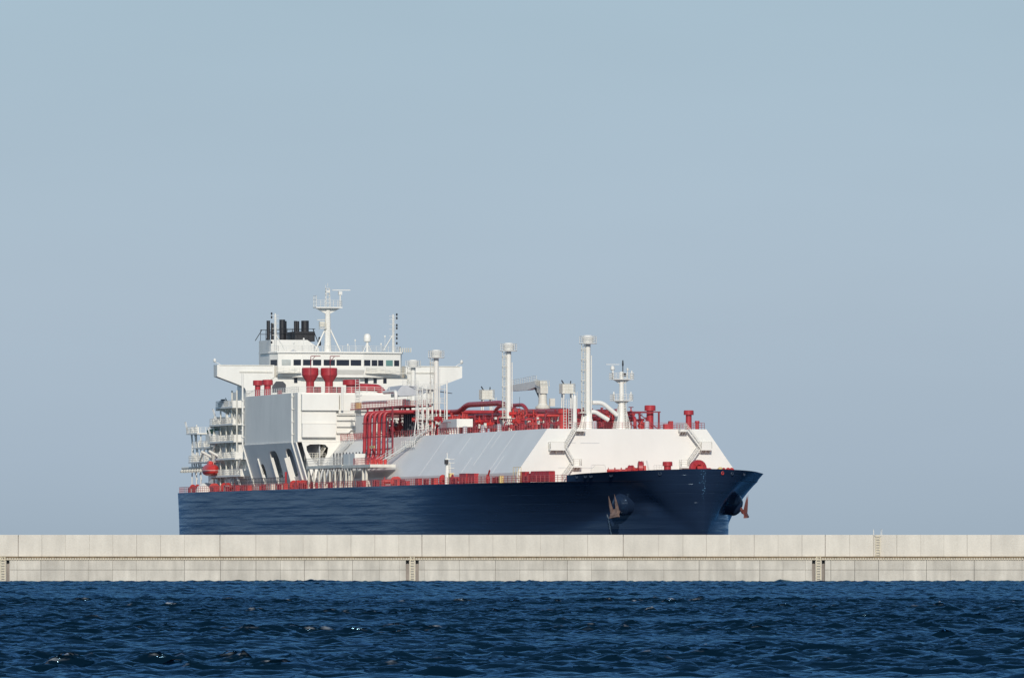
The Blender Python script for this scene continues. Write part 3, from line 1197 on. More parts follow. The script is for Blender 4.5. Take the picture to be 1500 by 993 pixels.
# decks with railings stepping down the starboard side
for zd, xa, xb in ((32.9, 28, 43), (29.5, 22.5, 43), (26.1, 22.0, 44), (22.7, 27, 45), (19.3, 24, 50)):
    d_ = MB()
    d_.box(xa, xb, -21.6, -16.4, zd - 0.35, zd)
    d_.box(xa, xa + 0.3, -21.6, -16.4, zd - 0.7, zd - 0.35)
    for X in np.arange(xa + 1, xb, 3.5):
        d_.prism([(X, -19.0, zd - 1.6), (X, -19.0, zd - 0.36), (X, -21.3, zd - 0.36)], (0.12, 0, 0))
    dd = d_.build("gallery_deck", M["white"], accom)
    MB().rail([(xa + 0.1, -16.6, zd), (xa + 0.1, -21.5, zd), (xb, -21.5, zd)], 1.15, 0.9, 0.05).build("gallery_railing", M["rail"], dd)
for X, y0, y1, z0, z1 in ((43.0, -21.6, -19.3, 32.92, 34.0), (38.5, -21.6, -19.2, 29.52, 30.6), (31, -21.6, -19.0, 26.12, 27.2), (43.8, -21.5, -19.2, 26.12, 27.25), (44.8, -21.6, -19.4, 22.72, 23.8),
                          (36, -21.6, -20.2, 22.72, 23.8), (26.5, -21.5, -18.0, 29.52, 31.0), (49.8, -21.6, -19.8, 19.32, 20.4)):
    MB().prism([(X, y0, z0), (X, y1, z0), (X, y1, z1), (X, y0, z1)], (-0.12, 0, 0)).build("front_bulwark", M["white"], accom)
for X0_, X1_, y0, y1, z0, z1 in ((30, 36, -19.0, -16.6, 29.52, 32.5), (24, 29, -19.6, -16.6, 22.72, 25.6), (38, 43, -20.4, -19.02, 22.72, 25.6), (32, 40, -20.6, -19.02, 16, 18.9), (12, 20, -19.4, -16.1, 16, 21.9)):
    MB().prism([(X0_, y0, z0), (X1_, y0, z0), (X1_, y0, z1), (X0_, y0, z1 - 0.4)], (0, y1 - y0, 0)).build("deck_casing", M["white"], accom)
sp = MB()
for X, z0, z1 in ((30, 16, 32.6), (35, 16, 32.6), (40, 16, 36), (24, 16, 29.2), (44.2, 19, 36)):
    sp.tube([(X, -21.0, z0), (X, -21.0, z1)], 0.16, 8)
sp.build("gallery_post", M["cream"], accom)
sw = MB()
for z in (17.5, 20.8, 24.2, 27.6, 31.0):
    for X in np.arange(23.5, 35, 2.6):
        if not (z > 30 and X < 29):
            sw.box(X, X + 0.8, -16.54, -16.5 - 0.002, z, z + 1.0)
sw.build("side_window", M["glass"], accom)
st_ = MB()
for a, b in (((40, 26.1), (34, 29.5)), ((34, 22.7), (40, 26.1)), ((42, 29.5), (36, 32.9)), ((36, 19.3), (42, 22.7)), ((30, 15.9), (35, 19.3))):
    st_.stair((a[0], -20.2, a[1]), (b[0], -20.2, b[1]), (0, 1, 0), 0.9)
st_.build("outside_stair", M["white"], accom)
fit = None
for X, Y, z, sx_, sz_ in ((29, -20.9, 32.9, 1, 1), (33.5, -20.8, 32.9, 0.7, 1.4), (41, -21, 32.9, 1, 0.9), (24, -21, 29.5, 0.8, 1.2), (27.5, -20.9, 29.5, 1.2, 0.8), (36, -21, 29.5, 0.7, 1.5), (41, -20.9, 29.5, 1, 0.9), (24, -21, 26.1, 0.8, 1.6),
                         (33, -20.9, 26.1, 1, 0.9), (39.5, -21, 26.1, 0.7, 1.3), (29, -21, 22.7, 1, 1.1), (33.5, -20.9, 22.7, 0.8, 0.8), (41.5, -21, 22.7, 1, 1.4), (27, -21, 19.3, 1, 1), (35, -21, 19.3, 0.9, 1.3), (44, -21, 19.3, 1, 0.9),
                         (6, -20.8, 22.3, 1, 1.2), (11, -20.8, 22.3, 0.8, 1), (16, -20.8, 22.3, 1, 1.5), (9, -20.6, 25.2, 0.8, 1.1), (14, -20.6, 25.2, 1, 0.9), (4, -20.9, 28.1, 0.8, 1), (8, -20.9, 28.1, 1, 1.3)):
    if fit is None:
        fit = MB().box(-0.5, 0.5, -0.35, 0.35, 0.01, 0.9).lathe([(0.12, 0.9), (0.12, 1.25), (0.01, 1.3)], n=8).build("deck_fitting", M["white"], accom, (X, Y, z))
        fit.scale = (sx_, 1, sz_)
    else:
        copy_tree(fit, accom, (X, Y, z)).scale = (sx_, 1, sz_)
for a, b in (((28, 29.5), (24, 32.6)), ((22.5, 26.1), (20, 29.0)), ((22, 22.7), (26, 25.8)), ((44, 19.3), (48, 22.4)), ((50, 16.0), (45, 19.0)), ((1.5, 28.1), (-1.0, 30.4)), ((12, 22.3), (17, 24.9)), ((26.8, 22.7), (23, 19.6))):
    br_ = MB()
    br_.bar((a[0], -21.3, a[1]), (b[0], -21.3, b[1]), 0.1)
    br_.bar((a[0] + 0.9, -21.3, a[1]), (b[0] + 0.9, -21.3, b[1]), 0.1)
    br_.bar((a[0], -21.3, a[1]), (a[0] + 0.9, -21.3, a[1]), 0.08)
    br_.bar((b[0], -21.3, b[1]), (b[0] + 0.9, -21.3, b[1]), 0.08)
    br_.build("side_brace", M["rail"], accom)
lock = MB()
lock.box(23, 27, -20.8, -17, 26.12, 28.3)
lock.build("deck_locker", M["white"], accom)
MB().cbox((31, -20.6, 34.0), (1.3, 1.0, 0.9)).build("search_light", M["dark"], accom)
MB().lathe([(0.45, 0), (0.5, 0.4), (0.4, 0.8), (0.01, 0.9)], (30.0, -20.6, 29.5), 12).build("equipment_cover", M["dark"], accom)

for y in (5.4, 7.2, 9.2, -9.0):
    MB().box(44.003, 44.06, y - 0.35, y + 0.35, 37.5, 38.5).build("front_opening", M["glass"], accom)
MB().prism([(44.003, -13.8, 35.6), (44.003, -11.0, 35.6), (44.003, -11.0, 37.2), (44.003, -11.6, 37.8), (44.003, -13.0, 37.8), (44.003, -13.8, 36.8)], (0.05, 0, 0)).build("front_opening", M["dark"], accom)  # flat dark panel painted in for the shade inside a rounded opening
# bridge wings
wing_parts = []
for sd in (-1, 1):
    wing = MB().prism([(41.2, sd * 25, 38.7), (41.2, sd * 25, 41.0), (41.2, sd * 13.4, 41.0), (41.2, sd * 13.4, 38.58), (41.2, sd * 18.9, 35.2), (41.2, sd * 19.35, 36.4), (41.2, sd * 20.2, 36.95)], (3.0, 0, 0))
    wing_parts.append(wing.build("bridge_wing", M["white"], accom))
for wi, a_, b_ in ((0, -20.5, -13.8), (1, 13.8, 20)):
    MB().box(44.203, 44.4, a_, b_, 39.55, 39.75).build("rubbing_strip", M["cream"], wing_parts[wi])
for wi, a_, b_ in ((0, -24.5, -13.7), (1, 13.7, 24.5)):
    MB().box(44.203, 44.32, a_, b_, 40.85, 40.98).build("coaming_strip", M["cream"], wing_parts[wi])
for sd in (-1, 1):
    q_ = MB().tube(bend([(43, sd * 24.0, 41.0), (43, sd * 24.6, 41.4), (43, sd * 25.2, 41.5)], 0.2), 0.07, 6)
    q_.lathe([(0.12, 0), (0.3, 0.2), (0.3, 0.55), (0.15, 0.75), (0.01, 0.8)], (43, sd * 25.2, 41.5), 10)
    q_.build("wing_light", M["rail"], wing_parts[(sd + 1) // 2])

# wheelhouse
WP = [(-13.6, 41.0), (-12.6, 44.0), (-8.1, 45.6), (4.4, 45.6), (8.8, 44.6), (12.5, 43.6), (13.4, 41.0)]
wh = MB()
plan = [(X, Y) for Y, X in WP] + [(33, 13.4), (33, -13.6)]
wh.prism([(X, Y, 38.65) for X, Y in plan], (0, 0, 4.75))
whouse = wh.build("wheelhouse", M["white"], accom)
ro = MB()
cx_, cy_ = 39.0, 0.0
ro.prism([(cx_ + (X - cx_) * 1.06, cy_ + (Y - cy_) * 1.02, 43.42) for X, Y in plan], (0, 0, 0.32))
ro.build("wheelhouse_roof", M["white"], whouse)
br = MB()                                             # brow under the windows
br.prism([(45.602, -8.0, 40.75), (45.602, -8.0, 39.1), (46.3, -8.0, 40.1), (46.3, -8.0, 40.75)], (0, 12.4, 0))
br.build("front_brow", M["white"], whouse)
br = MB()
br.rail([(45.75, -13.0, 39.6), (45.95, -8.6, 39.6)], 0.9, 1.0, 0.04)
br.rail([(45.6, 5.0, 39.6), (45.0, 13, 39.6)], 0.9, 1.0, 0.04)
br.box(44.5, 46.4, -13.2, -8.4, 39.4, 39.55)
br.box(44.5, 46.0, 4.8, 13.4, 39.4, 39.55)
br.build("walkway", M["cream"], whouse)
wins = [(-13.5, -12.7, "glass"), (-11.9, -10.2, "skytoneglass"), (-9.7, -8.3, "glass"), (-7.9, -6.2, "glass"), (-5.9, -4.2, "glass"), (-3.7, -1.4, "glass"),
        (-1.1, 1.5, "glass"), (1.8, 3.95, "glass"), (4.55, 5.9, "glass"), (6.2, 7.4, "glass"), (7.6, 8.7, "glass"), (9.3, 10.8, "greenglass"), (11.1, 12.2, "glass")]
wy = [p[0] for p in WP]
wxx = [p[1] for p in WP]
for a, b, mt in wins:
    xa, xb = float(np.interp(a, wy, wxx)), float(np.interp(b, wy, wxx))
    w_ = MB()
    w_.prism([(xa + 0.003, a, 40.95), (xb + 0.003, b, 40.95), (xb + 0.003, b, 42.1), (xa + 0.003, a, 42.1)], (0.05, 0, 0))
    w_.build("window", M[mt], whouse)
MB().rail([(X * 0.995, Y * 0.99, 43.74) for Y, X in WP] + [(34, 13.2, 43.74)], 1.1, 1.4, 0.045).build("roof_railing", M["rail"], whouse)

# radar mast
rm = MB()
rm.lathe([(0.75, 0), (0.62, 3), (0.5, 9.0)], n=14)
rm.tube([(0, -2.6, 0.2), (0, -0.3, 5.0)], 0.16, 8)
rm.tube([(0, 2.6, 0.2), (0, 0.3, 5.0)], 0.16, 8)
rm.ladder((0.75, 0, 0.5), (0.55, 0, 8.8), (0, 1, 0), 0.5, 0.4, 0.035)
mast = rm.build("radar_mast", M["white"], ship, (40, -1.5, 43.74))
pl = MB()
pl.box(-1.3, 1.3, -2.7, 2.7, 8.7, 8.95)
pl.prism([(-0.2, 0.4, 7.6), (-0.2, 2.5, 8.69), (-0.2, 0.4, 8.69)], (0.4, 0, 0))
pl.prism([(-0.2, -0.4, 7.6), (-0.2, -2.5, 8.69), (-0.2, -0.4, 8.69)], (0.4, 0, 0))
pl.rail([(1.2, -2.6, 8.95), (1.2, 2.6, 8.95)], 1.3, 0.8, 0.05)
pl.rail([(1.2, -2.6, 8.95), (-1.2, -2.6, 8.95)], 2.2, 1.0, 0.06)
pl.rail([(1.2, 2.6, 8.95), (-1.2, 2.6, 8.95)], 1.3, 1.0, 0.05)
pl.build("mast_platform", M["rail"], mast)
tp = MB()
for a, b in ((-0.45, -0.45), (0.45, -0.45), (0.45, 0.45), (-0.45, 0.45)):
    tp.bar((a, b, 8.95), (a * 0.7, b * 0.7, 12.6), 0.07)
for z in (9.7, 10.5, 11.3, 12.0, 12.6):
    tp.rail([(-0.4, -0.4, z), (0.4, -0.4, z), (0.4, 0.4, z), (-0.4, 0.4, z), (-0.4, -0.4, z)], 0.05, 2, 0.05, 1)
tp.cbox((0, 0, 12.0), (0.7, 0.7, 0.5))
tp.bar((0, 0, 13.0), (0, 0, 13.7), 0.05)
tp.bar((-0.2, -0.4, 12.5), (-0.2, -0.4, 13.3), 0.05)
tp.build("top_lattice", M["rail"], mast)
rs = MB()
rs.tube([(0.6, 2.4, 8.95), (0.6, 2.4, 11.5)], 0.16, 8)
rs.cbox((0.6, 2.4, 11.7), (0.6, 0.7, 0.7))
rs.cbox((0.6, 2.6, 12.3), (0.3, 3.7, 0.16))
rs.build("radar_scanner", M["rail"], mast)
rs = MB().box(-0.2, 0.9, -1.8, -0.5, 4.6, 4.75)
rs.cbox((0.3, -1.3, 5.5), (0.8, 1.0, 1.1))
rs.cbox((0.3, -1.3, 6.4), (0.2, 1.9, 0.14))
rs.rail([(0.9, -1.8, 4.75), (0.9, -0.5, 4.75)], 1.0, 0.5, 0.04)
rs.build("radar_scanner", M["cream"], mast)

# satellite dome, signal masts, small gear on the bridge roof
sd_ = MB().lathe([(0.3, 0), (0.22, 2.0), (0.5, 2.1), (0.72, 2.2), (0.75, 2.9), (0.65, 3.4), (0.4, 3.68), (0.01, 3.75)], n=18)
sd_.bar((0, -0.9, 0), (0, 0, 2.0), 0.08)
sd_.bar((0, 0.9, 0), (0, 0, 2.0), 0.08)
sd_.build("satellite_dome", M["white"], whouse, (40, 6.6, 43.74))
for y, sgn in ((11.9, 1), (-12.2, -1)):
    sm = MB()
    sm.lathe([(0.25, 0), (0.17, 7.6)], n=10)
    sm.bar((0, -sgn * 2.0, 0.4), (0, 0, 3.6), 0.12)
    sm.ladder((0.3, 0, 0.2), (0.3, 0, 7.2), (0, 1, 0), 0.45, 0.4, 0.03)
    for z in (3.3, 4.6, 5.6, 6.6, 7.2):
        sm.bar((0, -0.8, z), (0, 0.7, z), 0.05)
    smo = sm.build("signal_mast", M["rail"], whouse, (40, y, 43.74))
    li = MB()
    for z in (1.6, 2.6, 3.3, 4.6, 5.2, 6.6, 7.3):
        li.lathe([(0.1, 0), (0.17, 0.08), (0.17, 0.42), (0.1, 0.5)], (0, sgn * 0.75 , z), 8)
    li.build("signal_lamp", M["black"], smo)
gm = MB()
for y, h_ in ((-9, 1.6), (-5.5, 1.2), (3.5, 2.2), (8.8, 1.5), (9.6, 3.0), (2.0, 1.3), (-7, 2.4)):
    gm.bar((42.5, y, 43.74), (42.5, y, 43.74 + h_), 0.05)
    gm.lathe([(0.14, 0), (0.2, 0.2), (0.14, 0.4)], (42.5, y, 43.74 + h_ - 0.1), 8)
gm.build("roof_aerial", M["rail"], whouse)
gm = MB()
for i in range(6):
    gm.box(42.6, 43.0, 12.6 + i * 0.42 - 0.0, 12.6 + i * 0.42 + 0.16, 43.75, 44.6)
gm.build("signal_lamp_rack", M["cream"], whouse)

# funnel
fu = MB()
fu.prism([(20, -8.35, 36), (20, -8.35, 46.65), (20, -0.8, 46.65), (20, 1.6, 45.0), (20, 1.6, 36)], (-10.5, 0, 0))
funnel = fu.build("funnel", M["white"], ship)
sc_ = MB()
sc_.box(12.2, 19.2, -3.2, 0.9, 46.4, 48.4)
sc_.build("funnel_collar", M["black"], funnel)
for y, X, r, h_ in ((-7.95, 16, 0.36, 4.0), (-5.3, 17, 0.6, 4.2), (-4.1, 14, 0.42, 4.0), (-2.6, 17, 0.3, 3.95), (-1.85, 15.5, 0.42, 3.95), (-0.35, 16, 0.78, 4.05), (-6.4, 13, 0.3, 3.6)):
    p_ = MB().lathe([(r, 0), (r, h_), (r * 0.8, h_), (r * 0.8, h_ - 0.6), (0.01, h_ - 0.6)], (X, y, 46.6), 16)
    p_.build("exhaust_pipe", M["black"], funnel)
fr_ = MB()
for X in (19.6, 10.2):
    fr_.bar((X, -9.3, 46.7), (X, -7.9, 48.9), 0.08)
    fr_.bar((X, 1.5, 46.2), (X, 0.4, 48.9), 0.08)
    for z in (48.0, 48.9):
        fr_.bar((X, -8.2, z), (X, 0.9, z), 0.06)
    for y in np.arange(-8.2, 1, 1.1):
        fr_.bar((X, y, 46.66), (X, y, 48.9), 0.05)
fr_.build("funnel_railing", M["black"], funnel)
tk = MB().lathe([(0.2, 0), (1.05, 0.6), (1.1, 1.4), (0.95, 2.4), (0.01, 2.9)], n=16)
tk.build("silencer", M["grey"], funnel, (21.5, -4.4 + 0.3, 41.8))
fp = MB().lathe([(0.3, 0), (0.36, 0.6), (0.2, 1.2), (0.22, 1.7), (0.01, 1.8)], (17, 2.4, 45.6), 8)
fp.bar((17, 1.6, 45.6), (17, 2.5, 45.6), 0.1)
fp.build("horn", M["black"], funnel)

# aft gear: tower frames, boom, green awning
tw = MB()
for X in (2.0, 6.0, 10.0):
    tw.bar((X, -20.5, 16), (X + 0.0, -20.5, 28.1), 0.14)
for a, b in (((1.5, 28.1), (3.8, 22.2)), ((4.6, 28.1), (8.2, 22.2)), ((3.8, 22.2), (6.4, 18.5)), ((7.8, 22.2), (10.5, 18.5))):
    tw.ladder((a[0], -20.5, a[1]), (b[0], -20.5, b[1]), (1, 0, 0.2), 0.8, 0.6, 0.09)
tw.box(1.0, 11.0, -21.5, -16.02, 27.8, 28.1)
tw.box(2.2, 20.0, -21.3, -16.02, 22.0, 22.3)
tw.rail([(1.0, -16.5, 28.1), (1.0, -21.4, 28.1), (11.0, -21.4, 28.1)], 1.2, 1.0, 0.05)
tw.rail([(2.3, -16.5, 22.3), (2.3, -21.2, 22.3), (20.0, -21.2, 22.3)], 1.2, 1.0, 0.05)
tw.rail([(4.0, -20.8, 25.2), (20.0, -20.8, 25.2)], 1.2, 1.2, 0.05)
tw.box(4.0, 20.0, -20.9, -16.02, 24.9, 25.19)
tw.build("stern_gallery", M["white"], accom)
aw = MB().prism([(11.5, -19.5, 27.9), (19.0, -19.5, 27.9), (19.0, -19.5, 29.0), (11.0, -19.5, 28.6)], (0, 3.0, 0))
aw.build("awning", M["green"], accom)
ex = MB().prism([(12.0, -20.0, 27.8), (12, -20.0, 25.3), (16.0, -20.0, 22.5), (19.6, -20.0, 25.3), (19.6, -20, 27.8)], (0, 3.9, 0))
ex.build("vent_casing", M["white"], accom)
bm = MB()
bm.tube([(-6.5, -20.6, 21.1), (12, -20.6, 21.1)], 0.22, 8)
for X in np.arange(-6, 12, 2.4):
    bm.lathe([(0.5, 0), (0.62, 0.3), (0.3, 0.6), (0.01, 0.65)], (X, -20.6, 20.2), 10)
bm.build("stern_boom", M["cream"], accom)

# lifeboat davits (the boat itself hangs from them)
dv_ = MB()
for X in (22.5, 29.5):
    dv_.tube(bend([(X, -17.6, 16), (X, -18.4, 19.5), (X, -19.2, 22.0), (X, -23.3, 24.2)], 0.9), 0.28, 8)
    dv_.prism([(X - 0.15, -17.2, 16), (X - 0.15, -20.2, 16), (X - 0.15, -18.4, 20.5)], (0.3, 0, 0))
    dv_.bar((X, -22.6, 23.8), (X, -22.6, 22.0), 0.05)
dv_.build("lifeboat_davit", M["white"], accom)
wb = MB().prism([(30.5, -20.4, 16.2), (36, -20.4, 16.2), (35.4, -20.4, 18.3), (32, -20.4, 19.3), (30.5, -20.4, 18.6)], (0, 2.2, 0))
wb.build("davit_base", M["cream"], accom)
MB().lathe([(2.2, 0), (2.15, 0.5), (1.7, 1.3), (0.9, 1.85), (0.01, 2.0)], (21.5, -22.0, 15.95), 18).build("raft_cover", M["white"], ship)

# lower casing abreast of the machinery house: rails and boxes along the deck
cs = MB().prism([(46, -19.6, 15.95), (58.8, -19.6, 15.95), (58.8, -19.6, 24.5), (52, -19.6, 21.2), (46, -19.6, 20.5)], (0, 3, 0))
cs.build("side_casing", M["white"], accom)


# ---- vent masts on the tank cover
def vent_mast(loc, h, detail=True):
    o = MB()
    o.lathe([(1.05, 0), (0.62, 2.2), (0.47, 2.6), (0.46, h - 0.6)], n=14)
    for a in (0.4, 2.5, 4.6):
        o.prism([(math.cos(a) * 0.4, math.sin(a) * 0.4, 0), (math.cos(a) * 1.8, math.sin(a) * 1.8, 0), (math.cos(a) * 0.4, math.sin(a) * 0.4, 3.2)], (0.08, 0.08, 0))
    o.tube([(0.1, 0.62, 0), (0.1, 0.62, h - 3.5)], 0.09, 8)
    o = o.build("vent_mast", M["white"], ship, loc)
    l_ = MB()
    l_.ladder((0.2, -0.95, 3.0), (0.2, -0.95, h - 1.4), (0, 1, 0), 0.55, 0.45, 0.06)
    z = 3.0
    while z < h - 2:
        l_.bar((0.2, -0.95, z), (0.1, -0.3, z), 0.06)
        l_.tube([(0.2, -1.32, z), (0.9, -1.28, z), (0.9, -0.62, z), (0.2, -0.6, z)], 0.05, 5)
        z += 1.8
    l_.bar((0.9, -1.28, 3.0), (0.9, -1.28, h - 2.2), 0.05)
    l_.bar((0.9, -0.65, 3.0), (0.9, -0.65, h - 2.2), 0.05)
    l_.box(-0.2, 1.1, -1.7, -0.5, 2.75, 2.9)
    l_.tube([(0.3, -1.0, 2.8), (0.8, -1.7, 0)], 0.1, 6)
    l_.build("mast_ladder", M["cream"], o)
    t_ = MB()
    t_.lathe([(1.55, h - 1.5), (1.55, h - 1.35)], n=12)
    t_.lathe([(0.9, h - 1.35), (0.95, h - 0.35), (0.75, h), (0.01, h + 0.05)], n=14)
    for i in range(12):
        a, b = 2 * math.pi * i / 12, 2 * math.pi * (i + 1) / 12
        p, q = Vector((1.5 * math.cos(a), 1.5 * math.sin(a), h - 1.35)), Vector((1.5 * math.cos(b), 1.5 * math.sin(b), h - 1.35))
        t_.bar(p, p + Vector((0, 0, 1.15)), 0.05)
        for z in (0.4, 0.8, 1.15):
            t_.bar(p + Vector((0, 0, z)), q + Vector((0, 0, z)), 0.045)
    t_.build("mast_platform", M["rail"], o)
    return o


v0 = vent_mast((195.9, -6.0, TZ), 16.3)
for x_, y_ in ((249.2, -6.0), (143.7, -6.0), (67.5, 9.0)):
    copy_tree(v0, ship, (x_, y_, TZ))

# slim white pipes bunched aft of the third mast
first = None
for i, (y, h_) in enumerate(((-3.4, 9.2), (-2.85, 9.2), (-2.1, 8.6), (-1.5, 9.4), (-0.9, 10.5), (1.7, 10.2), (-2.5, 5.0), (0.6, 5.0))):
    MB().lathe([(0.2, 0), (0.17, 0.3), (0.17, h_)], n=10).build("slim_vent_pipe", M["white"], ship, (160 + (i % 3) * 0.6, y - 10.2, TZ))
tr = MB()
for y in (-3.9, -3.0):
    tr.bar((1.5, y, 0), (1.5, y, 9.4), 0.11)
for i in range(14):
    tr.bar((1.5, -3.9, 0.6 + i * 0.65), (1.5, -3.0, 0.6 + i * 0.65), 0.06)
for z in (3, 6, 8.6):
    tr.box(-0.5, 1.6, -4.2, 1.4, z, z + 0.08)
    tr.rail([(1.6, -4.2, z), (1.6, 1.2, z)], 1.0, 0.8, 0.045)
for y in (-4.2, -2.2, -0.4, 1.2):
    tr.bar((1.9, y - 0.5, 0), (1.5, y, 3), 0.11)
    tr.bar((1.5, y, 3), (1.5, y, 8.8), 0.09)
tr.build("pipe_tower", M["rail"], ship, (160, -10.2, TZ))


# ---- crane
cr_ = MB()
cr_.lathe([(1.25, 0), (1.25, 4.9), (0.95, 5.1), (0.78, 5.4), (0.72, 8.3)], n=20)
cr_.lathe([(1.255, 4.5), (1.36, 4.52), (1.36, 4.75), (1.255, 4.8)], n=20)
crane = cr_.build("hose_crane", M["cream"], ship, (197.2, 0, TZ))
hd = MB()
hd.prism([(-1.5, -0.7, 7.4), (1.0, -0.7, 7.2), (1.1, -0.7, 8.3), (0.4, -0.7, 9.4), (-1.6, -0.7, 9.62)], (0, 1.4, 0))
hd.rail([(1.2, -0.9, 8.4), (1.2, 0.9, 8.4)], 1.1, 0.6, 0.05)
hd.rail([(1.2, -0.9, 8.4), (-1.8, -0.9, 8.8)], 1.1, 0.7, 0.05)
hd.box(0.7, 1.5, 1.0, 1.9, 4.9, 6.3)
hd.ladder((0.9, 1.3, 0.2), (0.9, 1.3, 4.0), (0, 1, 0), 0.5, 0.4, 0.05)
hd.build("crane_head", M["cream"], crane)
jb = MB()
jb.prism([(-0.8, -0.55, 7.9), (-0.8, -0.55, 9.1), (-2.5, -0.55, 9.6), (-20.5, -0.55, 9.1), (-20.5, -0.55, 8.0), (-8.5, -0.55, 8.0), (-3.0, -0.55, 8.4)], (0, 1.1, 0))
jb.build("crane_jib", M["white"], crane)
MB().rail([(-2.5, -0.5, 9.6), (-20, -0.5, 9.1)], 0.9, 1.6, 0.045).build("jib_railing", M["rail"], crane)
hy = MB().tube([(-0.9, 0, 5.1), (-1.5, 0, 6.2), (-5.0, 0, 8.3)], 0.24, 8)
hy.build("jib_cylinder", M["dark"], crane)
MB().tube([(-16, 0, 6.9), (-16, 0, 0.4)], 0.03, 4).build("hoist_wire", M["dark"], crane)

# provision crane abreast of the machinery house, jib lowered towards the bow
pc = MB()
pc.lathe([(1.5, 0), (0.9, 6.2)], n=16)
pc.lathe([(0.7, 6.2), (0.7, 8.0)], n=12)
pc.prism([(-1.2, -3.4, 0), (-1.2, -2.0, 0), (-1.2, -0.6, 5.6), (-1.2, -1.0, 5.6)], (0.4, 0, 0))
pc.prism([(-1.2, 2.2, 0), (-1.2, 1.6, 0), (-1.2, 0.5, 5.6), (-1.2, 0.8, 5.6)], (0.4, 0, 0))
pcr = pc.build("deck_crane", M["white"], ship, (96, 0.4, TZ))
hb_ = MB()
hb_.prism([(-5, -3.6, 8.8), (-5, -2.2, 10.5), (-5, 0.9, 10.4), (-5, 3.2, 9.6), (-5, 1.8, 8.7), (-5, -2.6, 8.4)], (10.5, 0, 0.1))
hb_.build("crane_house", M["grey"], pcr)
MB().rail([(5.6, -2.2, 10.6), (5.6, 0.9, 10.5)], 0.9, 0.8, 0.05).build("crane_railing", M["rail"], pcr)
wj = MB().tube([(5.4, 0.9, 9.9), (9.5, 6.5, 9.0)], 0.06, 5)
wj.bar((5.4, -1.0, 10.4), (10.0, 6.5, 9.0), 0.05)
wj.build("crane_wire", M["dark"], pcr)

# foam-monitor towers
for x_, y_ in ((120.0, 10.0), (177.5, 10.0)):
    t_ = MB()
    for a, b in ((-0.6, -0.8), (0.6, -0.8), (0.6, 0.8), (-0.6, 0.8)):
        t_.bar((a * 1.3, b * 1.3, 0), (a, b, 7.6), 0.15)
    t_.ladder((0.9, 1.4, 0), (0.9, 1.4, 8), (0, 1, 0), 0.5, 0.4, 0.05)
    t_ = t_.build("monitor_tower", M["white"], ship, (x_, y_, TZ))
    p_ = MB().box(-1.0, 1.0, -1.25, 1.25, 7.6, 7.8)
    p_.box(0.95, 1.0, -1.2, 0.9, 7.8, 9.3)
    p_.box(-1.0, 1.0, -1.22, -1.17, 7.8, 9.3)
    p_.rail([(-1, -1.2, 7.8), (1, -1.2, 7.8), (1, 1.2, 7.8), (-1, 1.2, 7.8)], 1.6, 0.6, 0.05)
    p_.build("tower_platform", M["cream"], t_)
    g_ = MB().tube([(0, -0.3, 8.8), (0.9, -1.3, 10.0)], 0.12, 8)
    g_.lathe([(0.25, 7.8), (0.25, 9.2), (0.01, 9.3)], n=10)
    g_.tube([(0, 0.6, 9.2), (0.6, 0.5, 9.9)], 0.1, 6)
    g_.build("foam_monitor", M["dark"], t_)

# foremast
fmst = MB()
fmst.lathe([(0.8, 0), (0.5, 4.6), (0.42, 6.0), (0.36, 10.0)], n=16)
fmst.ladder((0.75, 0.5, 0.4), (0.55, 0.4, 9.0), (0, 1, 0), 0.45, 0.4, 0.04)
for a in (0.785, 2.356, 3.927, 5.498):
    fmst.prism([(math.cos(a) * 0.5, math.sin(a) * 0.5, 0), (math.cos(a) * 1.9, math.sin(a) * 1.9, 0), (math.cos(a) * 0.5, math.sin(a) * 0.5, 4.8)], (0.07, 0.07, 0))
fmast = fmst.build("foremast", M["white"], ship, (249.4, 0, TZ))
for z, w in ((4.9, 1.75), (8.6, 1.9)):
    p_ = MB().box(-1.0, 1.1, -w, w, z, z + 0.14)
    p_.rail([(-1.0, -w, z), (1.1, -w, z), (1.1, w, z), (-1.0, w, z)], 1.15, 0.6, 0.05)
    for s in (-1, 1):
        p_.prism([(0, s * 0.4, z - 0.7), (0, s * w * 0.8, z - 0.005), (0, s * 0.4, z - 0.005)], (0.12, 0, 0))
        p_.lathe([(0.18, 0.2), (0.22, 0.6), (0.12, 1.6)], (0.6, s * (w - 0.2), z), 8)
    p_.build("mast_platform", M["rail"], fmast)
t_ = MB()
t_.bar((0, 0.25, 10), (0, 0.25, 11.2), 0.09)
t_.lathe([(0.13, 11.0), (0.16, 11.3), (0.1, 12.0)], (0, 0.25, 0), 8)
t_.cbox((0.5, 0.35, 9.5), (0.5, 0.55, 0.6))
t_.build("mast_lamp", M["black"], fmast)
t_ = MB()
t_.bar((0, -1.6, 8.7), (0, -1.6, 10.3), 0.13)
t_.lathe([(0.25, 10.2), (0.4, 10.4), (0.35, 10.9), (0.01, 11.1)], (0, -1.6, 0), 10)
t_.cbox((0, -1.6, 11.25), (0.2, 2.4, 0.1))
t_.bar((0, 1.1, 8.7), (0, 1.1, 10.5), 0.1)
t_.lathe([(0.2, 10.2), (0.25, 10.5), (0.01, 10.7)], (0, 1.1, 0), 8)
t_.build("mast_radar", M["rail"], fmast)

